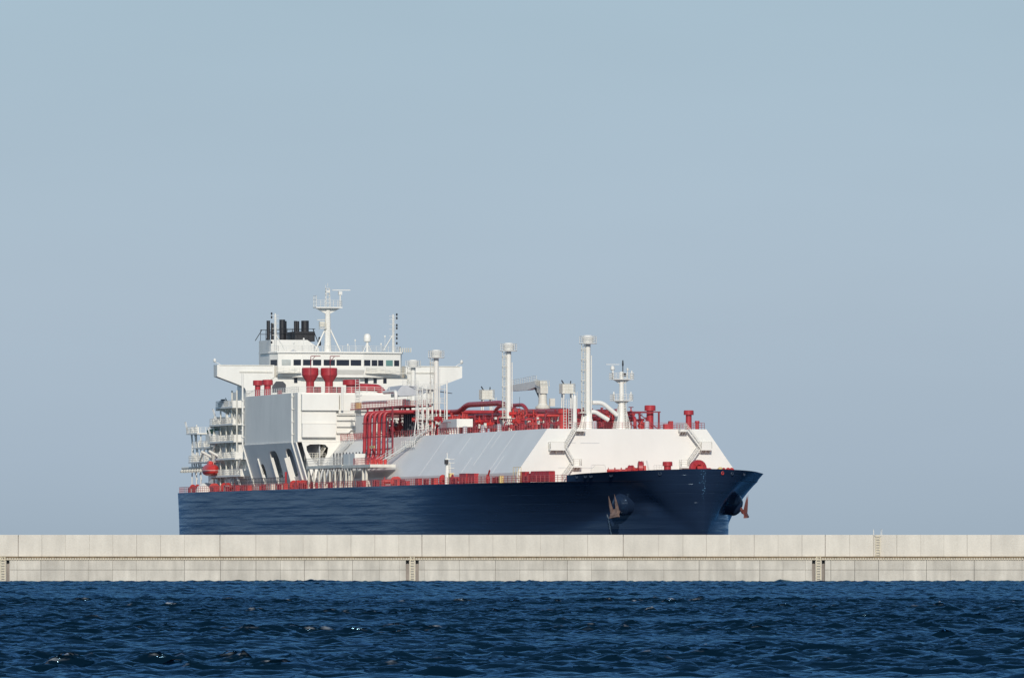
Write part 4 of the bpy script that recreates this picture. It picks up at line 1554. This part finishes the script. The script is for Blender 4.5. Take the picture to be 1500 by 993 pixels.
# vents near the forward end of the cover
mushroom("mushroom_vent", 4.3, 0.62, 0.98, 0.95, ship, (243, 7.0, TZ))
mushroom("mushroom_vent", 3.35, 0.52, 0.88, 0.8, ship, (249, 12.3, TZ))
mushroom("mushroom_vent", 3.5, 0.75, 1.05, 0.75, ship, (247.5, -9.9, TZ), mat="brightred")
mushroom("mushroom_vent", 1.5, 0.3, 0.42, 0.4, ship, (250.5, 13.4, TZ))
cl_ = MB()
cl_.cbox((247, 8.8, TZ + 0.5), (1.0, 0.9, 1.0))
cl_.cbox((247, 9.6, TZ + 0.75), (0.8, 0.7, 1.5))
cl_.build("valve_box", M["red"], ship)
MB().lathe([(0.5, 0), (0.4, 1.2), (0.36, 5.4), (0.2, 5.8), (0.01, 6.0)], (250, -8.6, TZ), 14).build("slim_vent_pipe", M["white"], ship)
lt = MB()
for x_, y_ in ((250.6, -9.6), (250.2, -10.4)):
    lt.ladder((x_, y_, TZ), (x_, y_, TZ + 5.2), (0, 1, 0), 0.5, 0.45, 0.05)
lt.build("mast_ladder", M["rail"], ship)
for pts in ([(249, -5.4, TZ + 3.0), (249, -4.6, TZ + 3.0), (249, -2.2, TZ + 1.6)], [(250, -5.4, TZ + 4.6), (250, -3.6, TZ + 4.6), (250, -0.9, TZ + 2.4)], [(196, -5.4, TZ + 2.8), (196, -2.0, TZ + 1.0)]):
    MB().tube(bend(pts, 0.8), 0.38, 12).build("vent_branch_pipe", M["white"], ship)

# ---- cargo pipes, racks and valves on the cover top
pipes = [
    (0.5, [(104, -5.0, 30.0), (157, -5.0, 29.9), (162.5, -5.0, 31.1), (187, -5.0, 31.0), (199, -5.0, 29.2), (240, -5.0, 28.6)]),
    (0.34, [(112, -4.0, 29.0), (172, -4.0, 29.0), (232, -4.0, 28.4)]),
    (0.28, [(112, -3.0, 28.4), (200, -3.0, 28.2), (240, -3.0, 27.9)]),
    (0.24, [(124, -7.6, 26.6), (238, -7.6, 26.5)]),
    (0.34, [(104, 3.2, 29.4), (150, 3.2, 29.4), (154, 3.2, 31.0), (172, 3.2, 31.0), (176, 3.2, 29.3), (236, 3.2, 28.8)]),
    (0.30, [(124, 5.4, 28.3), (239, 5.4, 27.6), (239, 5.4, 25.6)]),
    (0.22, [(150, 7.2, 27.4), (238, 7.2, 27.2)]),
]
for r, pts in pipes:
    MB().tube(bend(pts, 2.4, 6), r, 14).build("cargo_pipe", M["red"], ship)
# crossovers that run outboard and down to the manifold (five abreast)
for i in range(5):
    X = 136.8 + 3.65 * i
    z = 30.0
    MB().tube(bend([(X, 8.0, z), (X, -17.9, z), (X, -18.1, 21.2), (X, -20.8, 20.9)], 1.3, 7), 0.34, 16).build("manifold_pipe", M["red"], ship)
    MB().tube([(X + 1.75, -17.6, 28.6), (X + 1.75, -17.8, 21.2)], 0.12, 10).build("drain_pipe", M["darkred"], ship)
fl = MB()
for i in range(5):
    X = 136.8 + 3.65 * i
    for z in (22.2, 25.4, 28.0):
        fl.lathe([(0.46, -0.1), (0.46, 0.1)], (X, -18.0, z), 16)
    fl.lathe([(0.48, -0.12), (0.48, 0.12)], (X, -20.4, 20.95), 14, (0, 1, 0))
fl.build("pipe_flange", M["darkred"], ship)
bk = MB().box(135.5, 154.2, -17.3, -17.0, 29.0, 29.3)
bk.box(135.5, 154.2, -17.2, -17.0, 25.8, 26.0)
bk.box(135.5, 154.2, -17.7, -17.4, 22.9, 23.1)
for X in (135.2, 154.2):
    bk.box(X - 0.15, X + 0.15, -17.2, -16.9, 21, 31)
bk.build("manifold_frame", M["darkred"], ship)
MB().box(143.4, 147.0, -18.75, -18.62, 23.3, 23.75).build("manifold_sign", M["yellow"], ship)

# pipe rack portals
rk = MB()
for y in (-5.5, -2.2, 2.4, 8.2):
    rk.box(-0.14, 0.14, y - 0.14, y + 0.14, 0, 3.8 if y < 0 else 3.2)
rk.box(-0.12, 0.12, -5.8, 8.5, 3.02, 3.22)
rk.bar((0, 8.2, 0), (0, 4.4, 3.0), 0.08)
rk0 = None
for X in np.arange(108, 246, 6.2):
    if rk0 is None:
        rk0 = rk.build("pipe_rack", M["darkred"], ship, (X, 0, TZ))
    else:
        copy_tree(rk0, ship, (X, 0, TZ))

gw = MB()
gw.box(110, 244, -2.4, -1.0, 27.6, 27.75)
gw.rail([(110, -2.4, 27.75), (246, -2.4, 27.75)], 1.1, 1.5, 0.05)
gw.rail([(110, -1.0, 27.75), (246, -1.0, 27.75)], 1.1, 1.5, 0.05)
gw.rail([(130, -10.8, 27.2), (150, -10.8, 27.2)], 1.1, 1.3, 0.05)
gw.box(130, 150, -10.9, -9.9, 27.05, 27.19)
gw.build("pipe_gangway", M["red"], ship)


# liquid domes: drum, side nozzles, valve stems
def dome(loc):
    o = MB().lathe([(2.6, 0), (2.6, 0.3), (2.0, 0.32), (2.0, 1.9), (2.3, 1.92), (2.3, 2.2), (0.01, 2.35)], n=22).build("tank_dome", M["red"], ship, loc)
    n_ = MB()
    for i in range(9):
        a = i * 0.7
        p = Vector((1.5 * math.cos(a), 1.5 * math.sin(a), 2.3))
        h_ = 0.6 + (i * 37 % 10) * 0.12
        n_.tube([p, p + Vector((0, 0, h_))], 0.16, 8)
        n_.lathe([(0.3, 0), (0.3, 0.1)], p + Vector((0, 0, h_)), 10)
        n_.bar(p + Vector((0.5, 0, h_ * 0.5)), p + Vector((-0.5, 0, h_ * 0.5)), 0.09)
    n_.build("dome_nozzle", M["brightred"], o)
    f_ = MB()
    f_.rail([(-3, -3, 0), (3, -3, 0), (3, 3, 0), (-3, 3, 0), (-3, -3, 0)], 2.2, 1.0, 0.06, 2)
    f_.build("dome_railing", M["darkred"], o)
    return o


d0 = dome((166, -7.5, TZ))
for x_, y_ in ((220, -9.2), (116, -8.4), (208, 4.5), (180, -11.0), (232, 2.6), (150, -6)):
    copy_tree(d0, ship, (x_, y_, TZ), random.uniform(0, 3))


def valve(loc, mat, rz=0.0):
    o = MB()
    o.tube([(-0.7, 0, 0.75), (0.7, 0, 0.75)], 0.26, 10)
    o.lathe([(0.42, -0.08), (0.42, 0.08)], (-0.6, 0, 0.75), 10, (1, 0, 0))
    o.lathe([(0.42, -0.08), (0.42, 0.08)], (0.6, 0, 0.75), 10, (1, 0, 0))
    o.lathe([(0.24, 0.7), (0.3, 1.2), (0.12, 1.3), (0.1, 1.9)], n=10)
    o.box(-0.2, 0.2, -0.2, 0.2, 0.0, 0.5)
    o = o.build("valve", M[mat], ship, loc, rz)
    w_ = MB()
    pts = [(0.42 * math.cos(t), 0.42 * math.sin(t), 1.9) for t in [2 * math.pi * i / 12 for i in range(13)]]
    w_.tube(pts, 0.06, 5, caps=False)
    w_.bar((-0.42, 0, 1.9), (0.42, 0, 1.9), 0.05)
    w_.bar((0, -0.42, 1.9), (0, 0.42, 1.9), 0.05)
    w_.build("hand_wheel", M["darkred"], o)
    return o


va, vb, vc = valve((135, -11.6, TZ), "red"), valve((139, -11.8, TZ + 1.2), "brightred"), valve((150, -11.2, TZ), "orange")
rr = random.Random(5)
for i in range(64):
    X = 110 + 134 * (i + rr.random()) / 64
    Y = rr.choice((-12.2, -11.4, -10.9, -8.0, -5.8, 0.4, 6.4, 8.6))
    if 170 < X < 190 and Y < -10: Y = -7.0
    if any(abs(X - q) < 5 for q in (195.9, 143.7, 249.2)) and Y < -5: Y = 2.0
    z = TZ + rr.choice((0.0, 0.0, 0.4, 1.0, 1.6, 2.4))
    copy_tree(rr.choice((va, va, va, vb, vb)) if rr.random() < 0.97 else vc, ship, (X, Y, z), rr.random() * 3)
# risers and short branch lines between the headers
for i in range(26):
    X = 112 + 126 * (i + rr.random()) / 26
    y0, y1 = rr.choice(((-9.6, -5.0), (-7.6, -3.0), (-10.5, -7.6), (3.2, 7.2), (1.4, 5.4)))
    z = rr.uniform(26.8, 29.0)
    MB().tube(bend([(X, y0, TZ), (X, y0, z), (X, y1, z), (X, y1, TZ + rr.uniform(0, 2.5))], 0.6, 4), rr.choice((0.14, 0.2, 0.28)), 8).build("branch_pipe", M[rr.choice(("red", "red", "darkred", "brightred", "white"))], ship)
# small pale and dark fittings scattered among the pipes
ib = {k_: MB().cbox((0, 0, 0.3), (0.6, 0.36, 0.6)).build("instrument_box", M[k_], ship, (130 + 8 * n_, -12.6, TZ)) for n_, k_ in enumerate(("cream", "dark"))}
for i in range(62):
    c_ = copy_tree(ib["cream" if rr.random() < 0.6 else "dark"], ship, (rr.uniform(112, 246), rr.uniform(-12.8, -6), TZ + rr.uniform(0, 2.4)))
    c_.scale = (rr.uniform(0.5, 1.5), rr.uniform(0.8, 1.4), rr.uniform(0.5, 1.5))
# grey drums standing on the edge
gd = MB().lathe([(0.42, 0), (0.42, 1.3), (0.36, 1.36), (0.01, 1.4)], n=14).build("storage_drum", M["grey"], ship, (203, -12.6, TZ))
for x_, y_ in ((214, -12.6), (250.5, -5.2), (190, -12.6), (250.8, 4.2)):
    copy_tree(gd, ship, (x_, y_, TZ))
# white hood on posts near the starboard edge of the cover
ho = MB().prism([(173.4, -13.4, 26.6), (187.2, -13.4, 26.6), (187.2, -13.4, 28.1), (178.2, -13.4, 28.1)], (0, 3.0, 0))
hood = ho.build("white_hood", M["white"], ship)
hp = MB()
for X in np.arange(173.8, 187.3, 1.9):
    hp.box(X - 0.28, X + 0.28, -13.3, -13.0, TZ, 26.6 - 0.003)
hp.build("hood_post", M["white"], hood)
# dark frame near the crane
df = MB().rail([(186, 3.0, 28.4), (192, 3.0, 28.4), (192, 6, 28.4), (186, 6, 28.4), (186, 3, 28.4)], 1.6, 1.5, 0.09, 2)
df.cbox((189, 4.5, 28.9), (2.4, 1.6, 1.0))
df.build("winch_frame", M["dark"], ship)

# red deckhouse frame and grey casing beside the machinery house
gc = MB().box(112, 126, -13.6, -11.0, TZ, 29.9)
gc.build("cargo_casing", M["white"], ship)
rf = MB()
for X in (128, 132, 136):
    for y in (-14, -9):
        rf.box(X - 0.16, X + 0.16, y - 0.16, y + 0.16, TZ, 31.2)
rf.box(110, 152, -14.2, -13.9, 30.95, 31.2)
rf.box(110, 152, -9.2, -8.9, 30.95, 31.2)
rf.box(110, 152, -13.88, -9.22, 31.0, 31.1)
rf.rail([(110, -14.0, 31.2), (152, -14.0, 31.2)], 1.1, 1.2, 0.05)
rf.rail([(130, -9.0, 31.2), (152, -9.0, 31.2)], 1.1, 1.2, 0.05)
rf.build("pipe_platform", M["red"], ship)
MB().rail([(104.6, -TY - 0.4, TZ - 0.1), (134, -TY - 0.4, TZ - 0.1)], 1.2, 1.0, 0.05).build("side_railing", M["redrail"], ship)
wp = MB().tube([(112, -12.2, 32.4), (132, -12.2, 32.2)], 0.3, 10)
wp.tube(bend([(118, -9.5, 34.2), (127, -9.5, 34.2), (127, -9.5, 32.0)], 0.8), 0.35, 10)
wp.build("vapour_pipe", M["white"], ship)
yb = MB().cbox((107, -11.9, 31.8), (1.2, 0.9, 1.2))
yb.build("yellow_locker", M["yellow"], ship)
bb = MB().box(141, 152, -11.4, -11.2, TZ, 29.6)
for X in np.arange(141, 152.2, 1.5):
    bb.box(X - 0.1, X + 0.1, -11.6, -11.41, TZ, 30)
bb.build("dark_screen", M["dark"], ship)

# ---- manifold platform on stilts above the side deck
mp_ = MB()
mp_.box(115, 143.3, -24.0, -19.2, 19.7, 20.25)
mp_.box(143.5, 165, -24.0, -19.2, 19.55, 20.1)
for X in np.arange(116, 150, 4.2):
    mp_.box(X - 0.18, X + 0.18, -23.9, -23.6, 15.95, 19.7)
    mp_.bar((X, -23.7, 16.4), (X + 4.0, -23.7, 19.6), 0.1)
for X in (147.5, 149.0, 158, 160.5):
    mp_.box(X - 0.2, X + 0.2, -23.8, -23.4, 15.95, 19.6)
mp_.prism([(158, -23, 15.95), (160.5, -23, 15.95), (156.2, -23, 19.5), (154.0, -23, 19.5)], (0, 0.3, 0))
mplat = mp_.build("manifold_platform", M["cream"], ship)
MB().rail([(115, -19.6, 20.25), (115, -23.9, 20.25), (143, -23.9, 20.25)], 1.4, 0.9, 0.05).build("platform_railing", M["rail"], mplat)
MB().rail([(152, -23.9, 20.1), (164.9, -23.9, 20.1)], 1.2, 1.0, 0.05).build("platform_railing", M["redrail"], mplat)
w_ = MB().box(143.6, 148.0, -23.8, -21.6, 20.12, 22.2)
w_.box(148.15, 152.4, -23.8, -21.6, 20.12, 22.2)
w_.build("white_cabinet", M["white"], mplat)
w_ = MB()
for i in range(11):
    X = 128 + i * 2.5
    w_.lathe([(0.2, 20.25), (0.25, 21.4), (0.12, 21.8), (0.1, 22.6)], (X, -21.8, 0), 8)
    w_.bar((X - 0.5, -21.8, 22.3), (X + 0.5, -21.8, 22.3), 0.07)
w_.build("manifold_valve", M["dark"], mplat)
w_ = MB()
for i in range(8):
    X = 153 + (i % 4) * 3.0
    w_.lathe([(0.3, 0), (0.35, 0.8), (0.12, 1.0)], (X, -21.5 + (i // 4) * 1.1, 20.1), 8)
w_.build("manifold_valve", M["brightred"], mplat)
dp = MB()
for X in np.arange(118, 142, 2.2):
    dp.tube([(X, -22.6, 16), (X, -22.6, 18.6), (X + 1.2, -22.6, 19.6)], 0.11, 6)
dp.build("drain_line", M["cream"], mplat)
ss = MB().stair((155.5, -20.2, 20.1), (166.0, -15.2, 24.6), (0.5, -1, 0), 1.0)
ss.stair((163.5, -15.6, 24.4), (169.0, -13.6, 26.6), (0.5, -1, 0), 1.0)
ss.rail([(161, -17.0, 23.2), (168, -16.4, 23.2)], 1.3, 1.0, 0.06)
ss.build("side_stair", M["white"], ship)
MB().stair((109.0, -17.8, 20.8), (115.0, -15.2, 25.0), (0.5, -1, 0), 1.0).build("side_stair", M["white"], ship)

# ---- side deck: railing, winches, lockers, lamps
dr = MB()
path = [(float(X), -float(hb(X, 16.0)) + 0.25, 16.0) for X in (4, 12, 25, 205, 225, 240, 252, 262, 270, 274.5)]
dr.rail(path, 1.15, 1.7, 0.05)
dr.rail([(0.3, -20.5, 16.0), (0.3, 20.5, 16.0)], 1.15, 1.7, 0.05)
dr.build("deck_railing", M["redrail"], ship)


def winch(loc, mat="red", s=1.0, rz=0.0):
    o = MB()
    o.box(-1.3 * s, 1.3 * s, -0.8 * s, 0.8 * s, 0, 0.25 * s)
    o.box(-1.25 * s, -1.0 * s, -0.6 * s, 0.6 * s, 0.25 * s, 1.3 * s)
    o.box(1.0 * s, 1.25 * s, -0.6 * s, 0.6 * s, 0.25 * s, 1.3 * s)
    o.box(1.3 * s, 1.9 * s, -0.4 * s, 0.4 * s, 0.3 * s, 1.2 * s)
    o = o.build("mooring_winch", M[mat], ship, loc, rz)
    d_ = MB().lathe([(0.85 * s, -0.9 * s), (0.85 * s, -0.8 * s), (0.4 * s, -0.78 * s), (0.4 * s, 0.78 * s), (0.85 * s, 0.8 * s), (0.85 * s, 0.9 * s)], (0, 0, 0.95 * s), 16, (1, 0, 0))
    d_.build("winch_drum", M["brightred"], o)
    return o


wn0 = winch((30, -22.3, 15.95))
for X, rz in ((5.5, 0.4), (10.5, 1.4), (13.5, 0.2), (41, 0.3), (44.5, 1.6), (100, 0.3), (104, 1.57), (108, 0.5), (173, 1.2), (178, 0), (214, 0.4), (222, 1.6)):
    copy_tree(wn0, ship, (X, -22.4 if X > 20 else -20.6, 15.95), rz)
for X, L_, h_ in ((226.5, 3.6, 1.75), (231.0, 3.4, 1.7), (255.6, 1.9, 1.8), (258.2, 1.5, 1.5)):
    Y = -float(hb(X, 16)) + 1.0
    lk = MB().box(0, L_, 0, 0.8, 0.12, h_)
    lk.box(-0.05, L_ + 0.05, -0.06, 0.86, h_ + 0.002, h_ + 0.12)
    for x_ in np.arange(0.05, L_, L_ / 4):
        lk.box(x_, x_ + 0.12, -0.05, -0.003, 0.15, h_ - 0.003)
    lk.build("deck_chest", M["red"], ship, (X, Y, 15.95), math.atan2(float(hb(X - 2, 16) - hb(X + 3, 16)), 5.0))
lk = MB()
for i in range(6):
    lk.box(i * 1.15, i * 1.15 + 1.05, 0, 1.2, 0.1, 1.85)
lk.box(-0.05, 6.9, 0.1, 1.1, 1.852, 1.95)
lk.build("deck_chest", M["red"], ship, (260.5, -19.4, 15.95), math.atan2(2.0, 9.0))
db = {k_: MB().box(-1, 1, -0.4, 0.4, 0, 1.0).box(-1.05, 1.05, -0.45, 0.45, 1.002, 1.08).build("deck_box", M[k_], ship, (X_, -23.2, 15.97)) for k_, X_ in (("red", 33), ("brightred", 64), ("cream", 90))}
for X in (7, 9, 16, 38, 47, 53, 76, 84, 96, 112, 121, 128, 160, 165, 184, 192, 200, 207, 243, 256):
    k_ = rr.random()
    c_ = copy_tree(db["red" if k_ < 0.35 else "brightred" if k_ < 0.6 else "cream"], ship, (X, -float(hb(X, 16)) + rr.uniform(0.9, 2.4), 15.97))
    c_.scale = (rr.uniform(0.4, 1.2), 1, rr.uniform(0.8, 1.25))
bol = MB()
for dx in (-0.6, 0.6):
    bol.lathe([(0.32, 0), (0.32, 0.9), (0.42, 0.95), (0.42, 1.1), (0.01, 1.12)], (dx, 0, 0), 12)
bol.box(-1.1, 1.1, -0.45, 0.45, -0.01, 0.12)
bo0 = bol.build("mooring_bollard", M["darkred"], ship, (48, -23.9, 15.95))
for X in (19, 62, 80, 93, 111, 134, 157, 170, 189, 206, 224, 246, 258):
    copy_tree(bo0, ship, (X, -float(hb(X, 16)) + 1.0, 15.95))
# long dark railing screen beside the machinery house
MB().rail([(46, -22.6, 16.9), (92, -22.6, 16.9)], 1.5, 1.25, 0.07, 2).build("gangway_rail", M["dark"], ship)
MB().box(56, 92, -22.6, -22.2, 16.2, 16.9).build("gangway", M["cream"], ship)
MB().tube([(93.5, -22.8, 15.95), (93.5, -22.8, 19.4)], 0.22, 8).build("deck_post", M["red"], ship)
# lamp post on the side deck
lp = MB().lathe([(0.5, 0), (0.45, 1.0), (0.3, 3.6), (0.2, 4.4)], n=12)
lp.ladder((0.6, 0.6, 0.2), (0.2, 0.4, 4.0), (1, 0, 0), 0.45, 0.4, 0.06)
lp.cbox((0, 0, 4.5), (0.5, 0.8, 0.2))
lp.bar((0, 0, 4.5), (0, 0, 5.6), 0.1)
for z in (2.0, 2.9, 3.8, 4.5):
    lp.bar((0, 0, z), (0.6, 1.2, z), 0.06)
lpo = lp.build("lamp_post", M["white"], ship, (217.3, -23.0, 15.95))
MB().cbox((0.4, -0.25, 4.0), (0.5, 0.6, 0.8)).build("lamp_head", M["black"], lpo)
for X, Y, w, h_ in ((220, -23.0, 0.9, 1.9), (221.6, -22.8, 0.7, 1.2), (248.5, -21.4, 0.8, 1.2)):
    MB().box(-w / 2, w / 2, -0.35, 0.35, 0, h_).box(-w / 2 - 0.04, w / 2 + 0.04, -0.39, 0.39, h_ + 0.002, h_ + 0.08).build("safety_locker", M["yellow"], ship, (X, Y, 15.96))
MB().rail([(253.5, -20.6, 15.95), (256.5, -20.0, 15.95)], 2.7, 1.0, 0.045, 3).build("yellow_railing", M["yellow"], ship)
rfig = MB()
rfig.lathe([(0.3, 0), (0.4, 0.9), (0.2, 1.5)], (242.5, -22.2, 15.95), 8)
rfig.bar((241.6, -22.2, 16.3), (243.6, -22.2, 18.2), 0.16)
rfig.bar((243.3, -22.2, 16.0), (241.8, -22.2, 17.4), 0.14)
rfig.build("hydrant", M["brightred"], ship)

# ---- forecastle gear
FZ_ = 16.0
MB().box(276, 296, -5.5, 5.5, 15.95, 16.9).build("forecastle_deck", M["deck"], ship)


def big_drum(loc, r, w, rz, ring=False):
    if ring:
        prof_ = [(r * 0.93, -w / 2), (r, -w / 2 + 0.12), (r, w / 2 - 0.12), (r * 0.93, w / 2), (r * 0.45, w / 2), (r * 0.45, -w / 2), (r * 0.93, -w / 2)]
    else:
        prof_ = [(r * 0.8, -w / 2), (r, -w / 2 + 0.12), (r, -w / 6), (r * 0.96, -w / 6 + 0.02), (r * 0.96, w / 6), (r, w / 6 + 0.02), (r, w / 2 - 0.12), (r * 0.8, w / 2)]
    o = MB().lathe(prof_, (0, 0, r), 24, (1, 0, 0))
    o = o.build("anchor_windlass", M["red"], ship, loc, rz)
    b_ = MB()
    b_.box(-w * 0.9, w * 0.9, -r * 0.5, r * 0.5, 0, 0.3)
    b_.box(w / 2 + 0.05, w / 2 + 0.5, -0.5, 0.5, 0.3, r + 0.5)
    for i in range(8):
        a = 2 * math.pi * i / 8
        b_.bar((w / 2 + 0.05, r * 0.45 * math.cos(a), r + r * 0.45 * math.sin(a)), (w / 2 + 0.05, r * 0.97 * math.cos(a), r + r * 0.97 * math.sin(a)), 0.06)
    b_.build("windlass_frame", M["brightred"], o)
    return o


big_drum((279, -5.0, 16.9), 1.3, 0.9, R(78))
big_drum((277.5, -6.3, 16.9), 0.95, 0.9, R(60))
big_drum((281, 4.6, 16.6), 1.55, 1.0, R(12), True)
for i, (X, Y) in enumerate(((280, -10.4), (280, -9.2), (279.5, -8.0), (279, -7.0), (279, -6.0), (283, 8.2), (284, 9.4), (279, 7.0))):
    copy_tree(wn0, ship, (X, Y, 17.25), 1.2 + i * 0.17).scale = (0.62, 0.62, 0.62)
mushroom("mushroom_vent", 2.5, 0.62, 0.85, 0.75, ship, (279, -0.2, 16.9))
fg = MB().rail([(279, -2.6, 16.9), (279, -1.2, 16.9)], 1.9, 0.4, 0.045, 5)
fg.bar((280, -4.0 + 0.4, 17.0), (280, -4.6 + 0.4, 19.6), 0.12)
fg.build("fore_railing", M["rail"], ship)
fg = MB()
for y in (-0.9, 0.9, 1.3):
    fg.cbox((278.5, y * 1.3, 17.4), (0.8, 0.6, 1.0))
fg.build("valve_box", M["red"], ship)
wl_ = MB()
wl_.prism([(272.6, -12.0, 15.95), (272.6, -9.6, 15.95), (272.6, -9.8, 18.6), (272.6, -11.3, 18.7), (272.6, -12.0, 18.2)], (0.4, 0, 0))
wl_.tube(bend([(273.2, -12.1, 16.0), (273.2, -12.1, 18.9), (273.2, -9.6, 18.9), (273.2, -9.6, 16.0)], 0.3), 0.07, 6)
wl_.build("fore_companionway", M["white"], ship)
MB().lathe([(0.4, 0), (0.4, 0.5), (0.2, 0.7), (0.01, 0.72)], (296.5, 4.0, 17.6), 10).build("bow_roller", M["yellow"], ship)

# ---- lifeboat (hangs from the davits)
lb = empty("lifeboat", (26.2, -22.0, 19.0))
n_s = 15
vsb, fsb = [], []
prof_n = 16
for i in range(n_s):
    t = -1 + 2 * i / (n_s - 1)
    w = 1.5 * math.sqrt(max(0.0, 1 - abs(t) ** 2.6))
    for j in range(prof_n):
        a = 2 * math.pi * j / prof_n
        ca, sa = math.cos(a), math.sin(a)
        y = w * (abs(ca) ** 0.8) * (1 if ca >= 0 else -1)
        zt = 1.55 * (0.45 + 0.55 * math.sqrt(max(0, 1 - t * t)))
        z = 1.4 + (zt * abs(sa) ** 0.9 if sa > 0 else -(1.35 * (0.35 + 0.65 * math.sqrt(max(0, 1 - t * t)))) * abs(sa) ** 0.8)
        vsb.append((4.1 * t, y, z))
for i in range(n_s - 1):
    for j in range(prof_n):
        a, b = i * prof_n + j, i * prof_n + (j + 1) % prof_n
        fsb.append((a, b, b + prof_n, a + prof_n))
mbx = MB().add(vsb, fsb, True)
mbx.build("boat_shell", M["orange"], lb)
st2 = MB()
st2.tube([(4.13 * t, -1.56 * math.sqrt(max(0, 1 - abs(t) ** 2.6)), 1.35) for t in np.linspace(-1, 1, 15)], 0.07, 6)
st2.tube([(4.13 * t, 1.56 * math.sqrt(max(0, 1 - abs(t) ** 2.6)), 1.35) for t in np.linspace(-1, 1, 15)], 0.07, 6)
st2.build("grab_line", M["rail"], lb)
MB().prism([(-1.2, -0.6, 2.7), (0.8, -0.6, 2.7), (0.5, -0.45, 3.7), (-0.8, -0.45, 3.6)], (0, 1.0, 0)).build("steering_cupola", M["orange"], lb)
tag(lb, "red enclosed lifeboat hanging in white davits near the ship's stern", "lifeboat")


# ---- anchors (hang from the hawse pipes)
def anchor(sd, label, mat):
    root = empty("ship_anchor", (0, 0, 0))
    tag(root, label, "anchor", "bow anchors")
    o = MB()
    o.tube([(0.0, -0.9, 1.9), (0, 0, 0.2)], 0.32, 8)             # shank coming out of the hawse pipe
    o.build("shank", M[mat], root)
    o = MB()
    o.prism([(-1.15, 0.35, -0.35), (1.15, 0.35, -0.35), (1.3, 0.0, 0.35), (0.7, -0.1, 0.9), (-0.7, -0.1, 0.9), (-1.3, 0.0, 0.35)], (0, 0.55, 0.1))
    o.prism([(-1.3, 0.2, -0.7), (1.3, 0.2, -0.7), (1.1, 0.2, -0.3), (-1.1, 0.2, -0.3)], (0, 0.8, 0))
    o.build("crown", M[mat], root)
    for s in (-1, 1):
        o = MB()
        b0 = [Vector((s * 0.6, 0.05, 0.3)), Vector((s * 1.1, 0.05, 0.3)), Vector((s * 1.1, 0.75, 0.3)), Vector((s * 0.6, 0.75, 0.3))]
        tip = Vector((s * 0.95, 1.15, 3.8 if s < 0 else 3.7))
        m1 = [p.lerp(tip, 0.45) for p in b0]
        m1[1] = m1[1] + Vector((s * 0.16, 0, 0))
        m1[2] = m1[2] + Vector((s * 0.16, 0, 0))
        o.add(b0 + m1 + [tip], [(0, 1, 2, 3)] + [(i, 4 + i, 4 + (i + 1) % 4, (i + 1) % 4) for i in range(4)] + [(4 + i, 8, 4 + (i + 1) % 4) for i in range(4)])
        o.build("fluke", M[mat], root)
    return root


shipM = Matrix.Translation((-45.507, 1666.169, 0)) @ Matrix.Rotation(R(-75), 4, "Z")
for sd, label, mat in ((-1, "sunlit brown anchor hanging against the dark starboard bow", "rust"), (1, "dark red anchor hanging against the sky at the far port bow", "rustdark")):
    a = anchor(sd, label, mat)
    a.matrix_world = shipM @ Matrix.Translation((286.0, sd * 11.2, 10.4)) @ Matrix.Rotation(math.atan2(0.9, 0.42 ) - math.pi / 2 + (0 if sd > 0 else 0), 4, "Z") if sd > 0 else \
        shipM @ Matrix.Translation((286.0, -11.2, 10.4)) @ Matrix.Rotation(math.pi + (math.pi / 2 - math.atan2(0.9, 0.42)), 4, "Z")
for a in [o for o in C.objects if o.name.startswith("ship_anchor")]:
    a.scale = (0.8, 0.8, 0.88)
    a.rotation_euler.x += 0.05
    a.rotation_euler.y += 0.14 if "brown" in a["label"] else 0.05
lb.matrix_world = shipM @ Matrix.Translation((26.2, -22.2, 19.2)) @ Matrix.Diagonal((0.95, 0.95, 0.82, 1))
# chalky wash-down streak below the starboard hawse
zz = np.linspace(11.2, 5.5, 9)
m_ = MB()
vv = []
zz = np.linspace(10.4, 5.0, 28)
for i, z in enumerate(zz):
    X = 278.6 + (11.2 - z) * 0.42 + rr.uniform(-0.12, 0.12)
    y = -float(hb(X, z)) - 0.05
    for dx in (-rr.uniform(0.03, 0.3), rr.uniform(0.03, 0.3)):
        yy = -float(hb(X + dx, z)) - 0.05
        vv.append((float(stem_x(np.array(X + dx), z)), yy, float(z)))
m_.add(vv, [(2 * i, 2 * i + 1, 2 * i + 3, 2 * i + 2) for i in range(len(zz) - 1)])
m_.build("wash_streak", M["chrome"], hull)
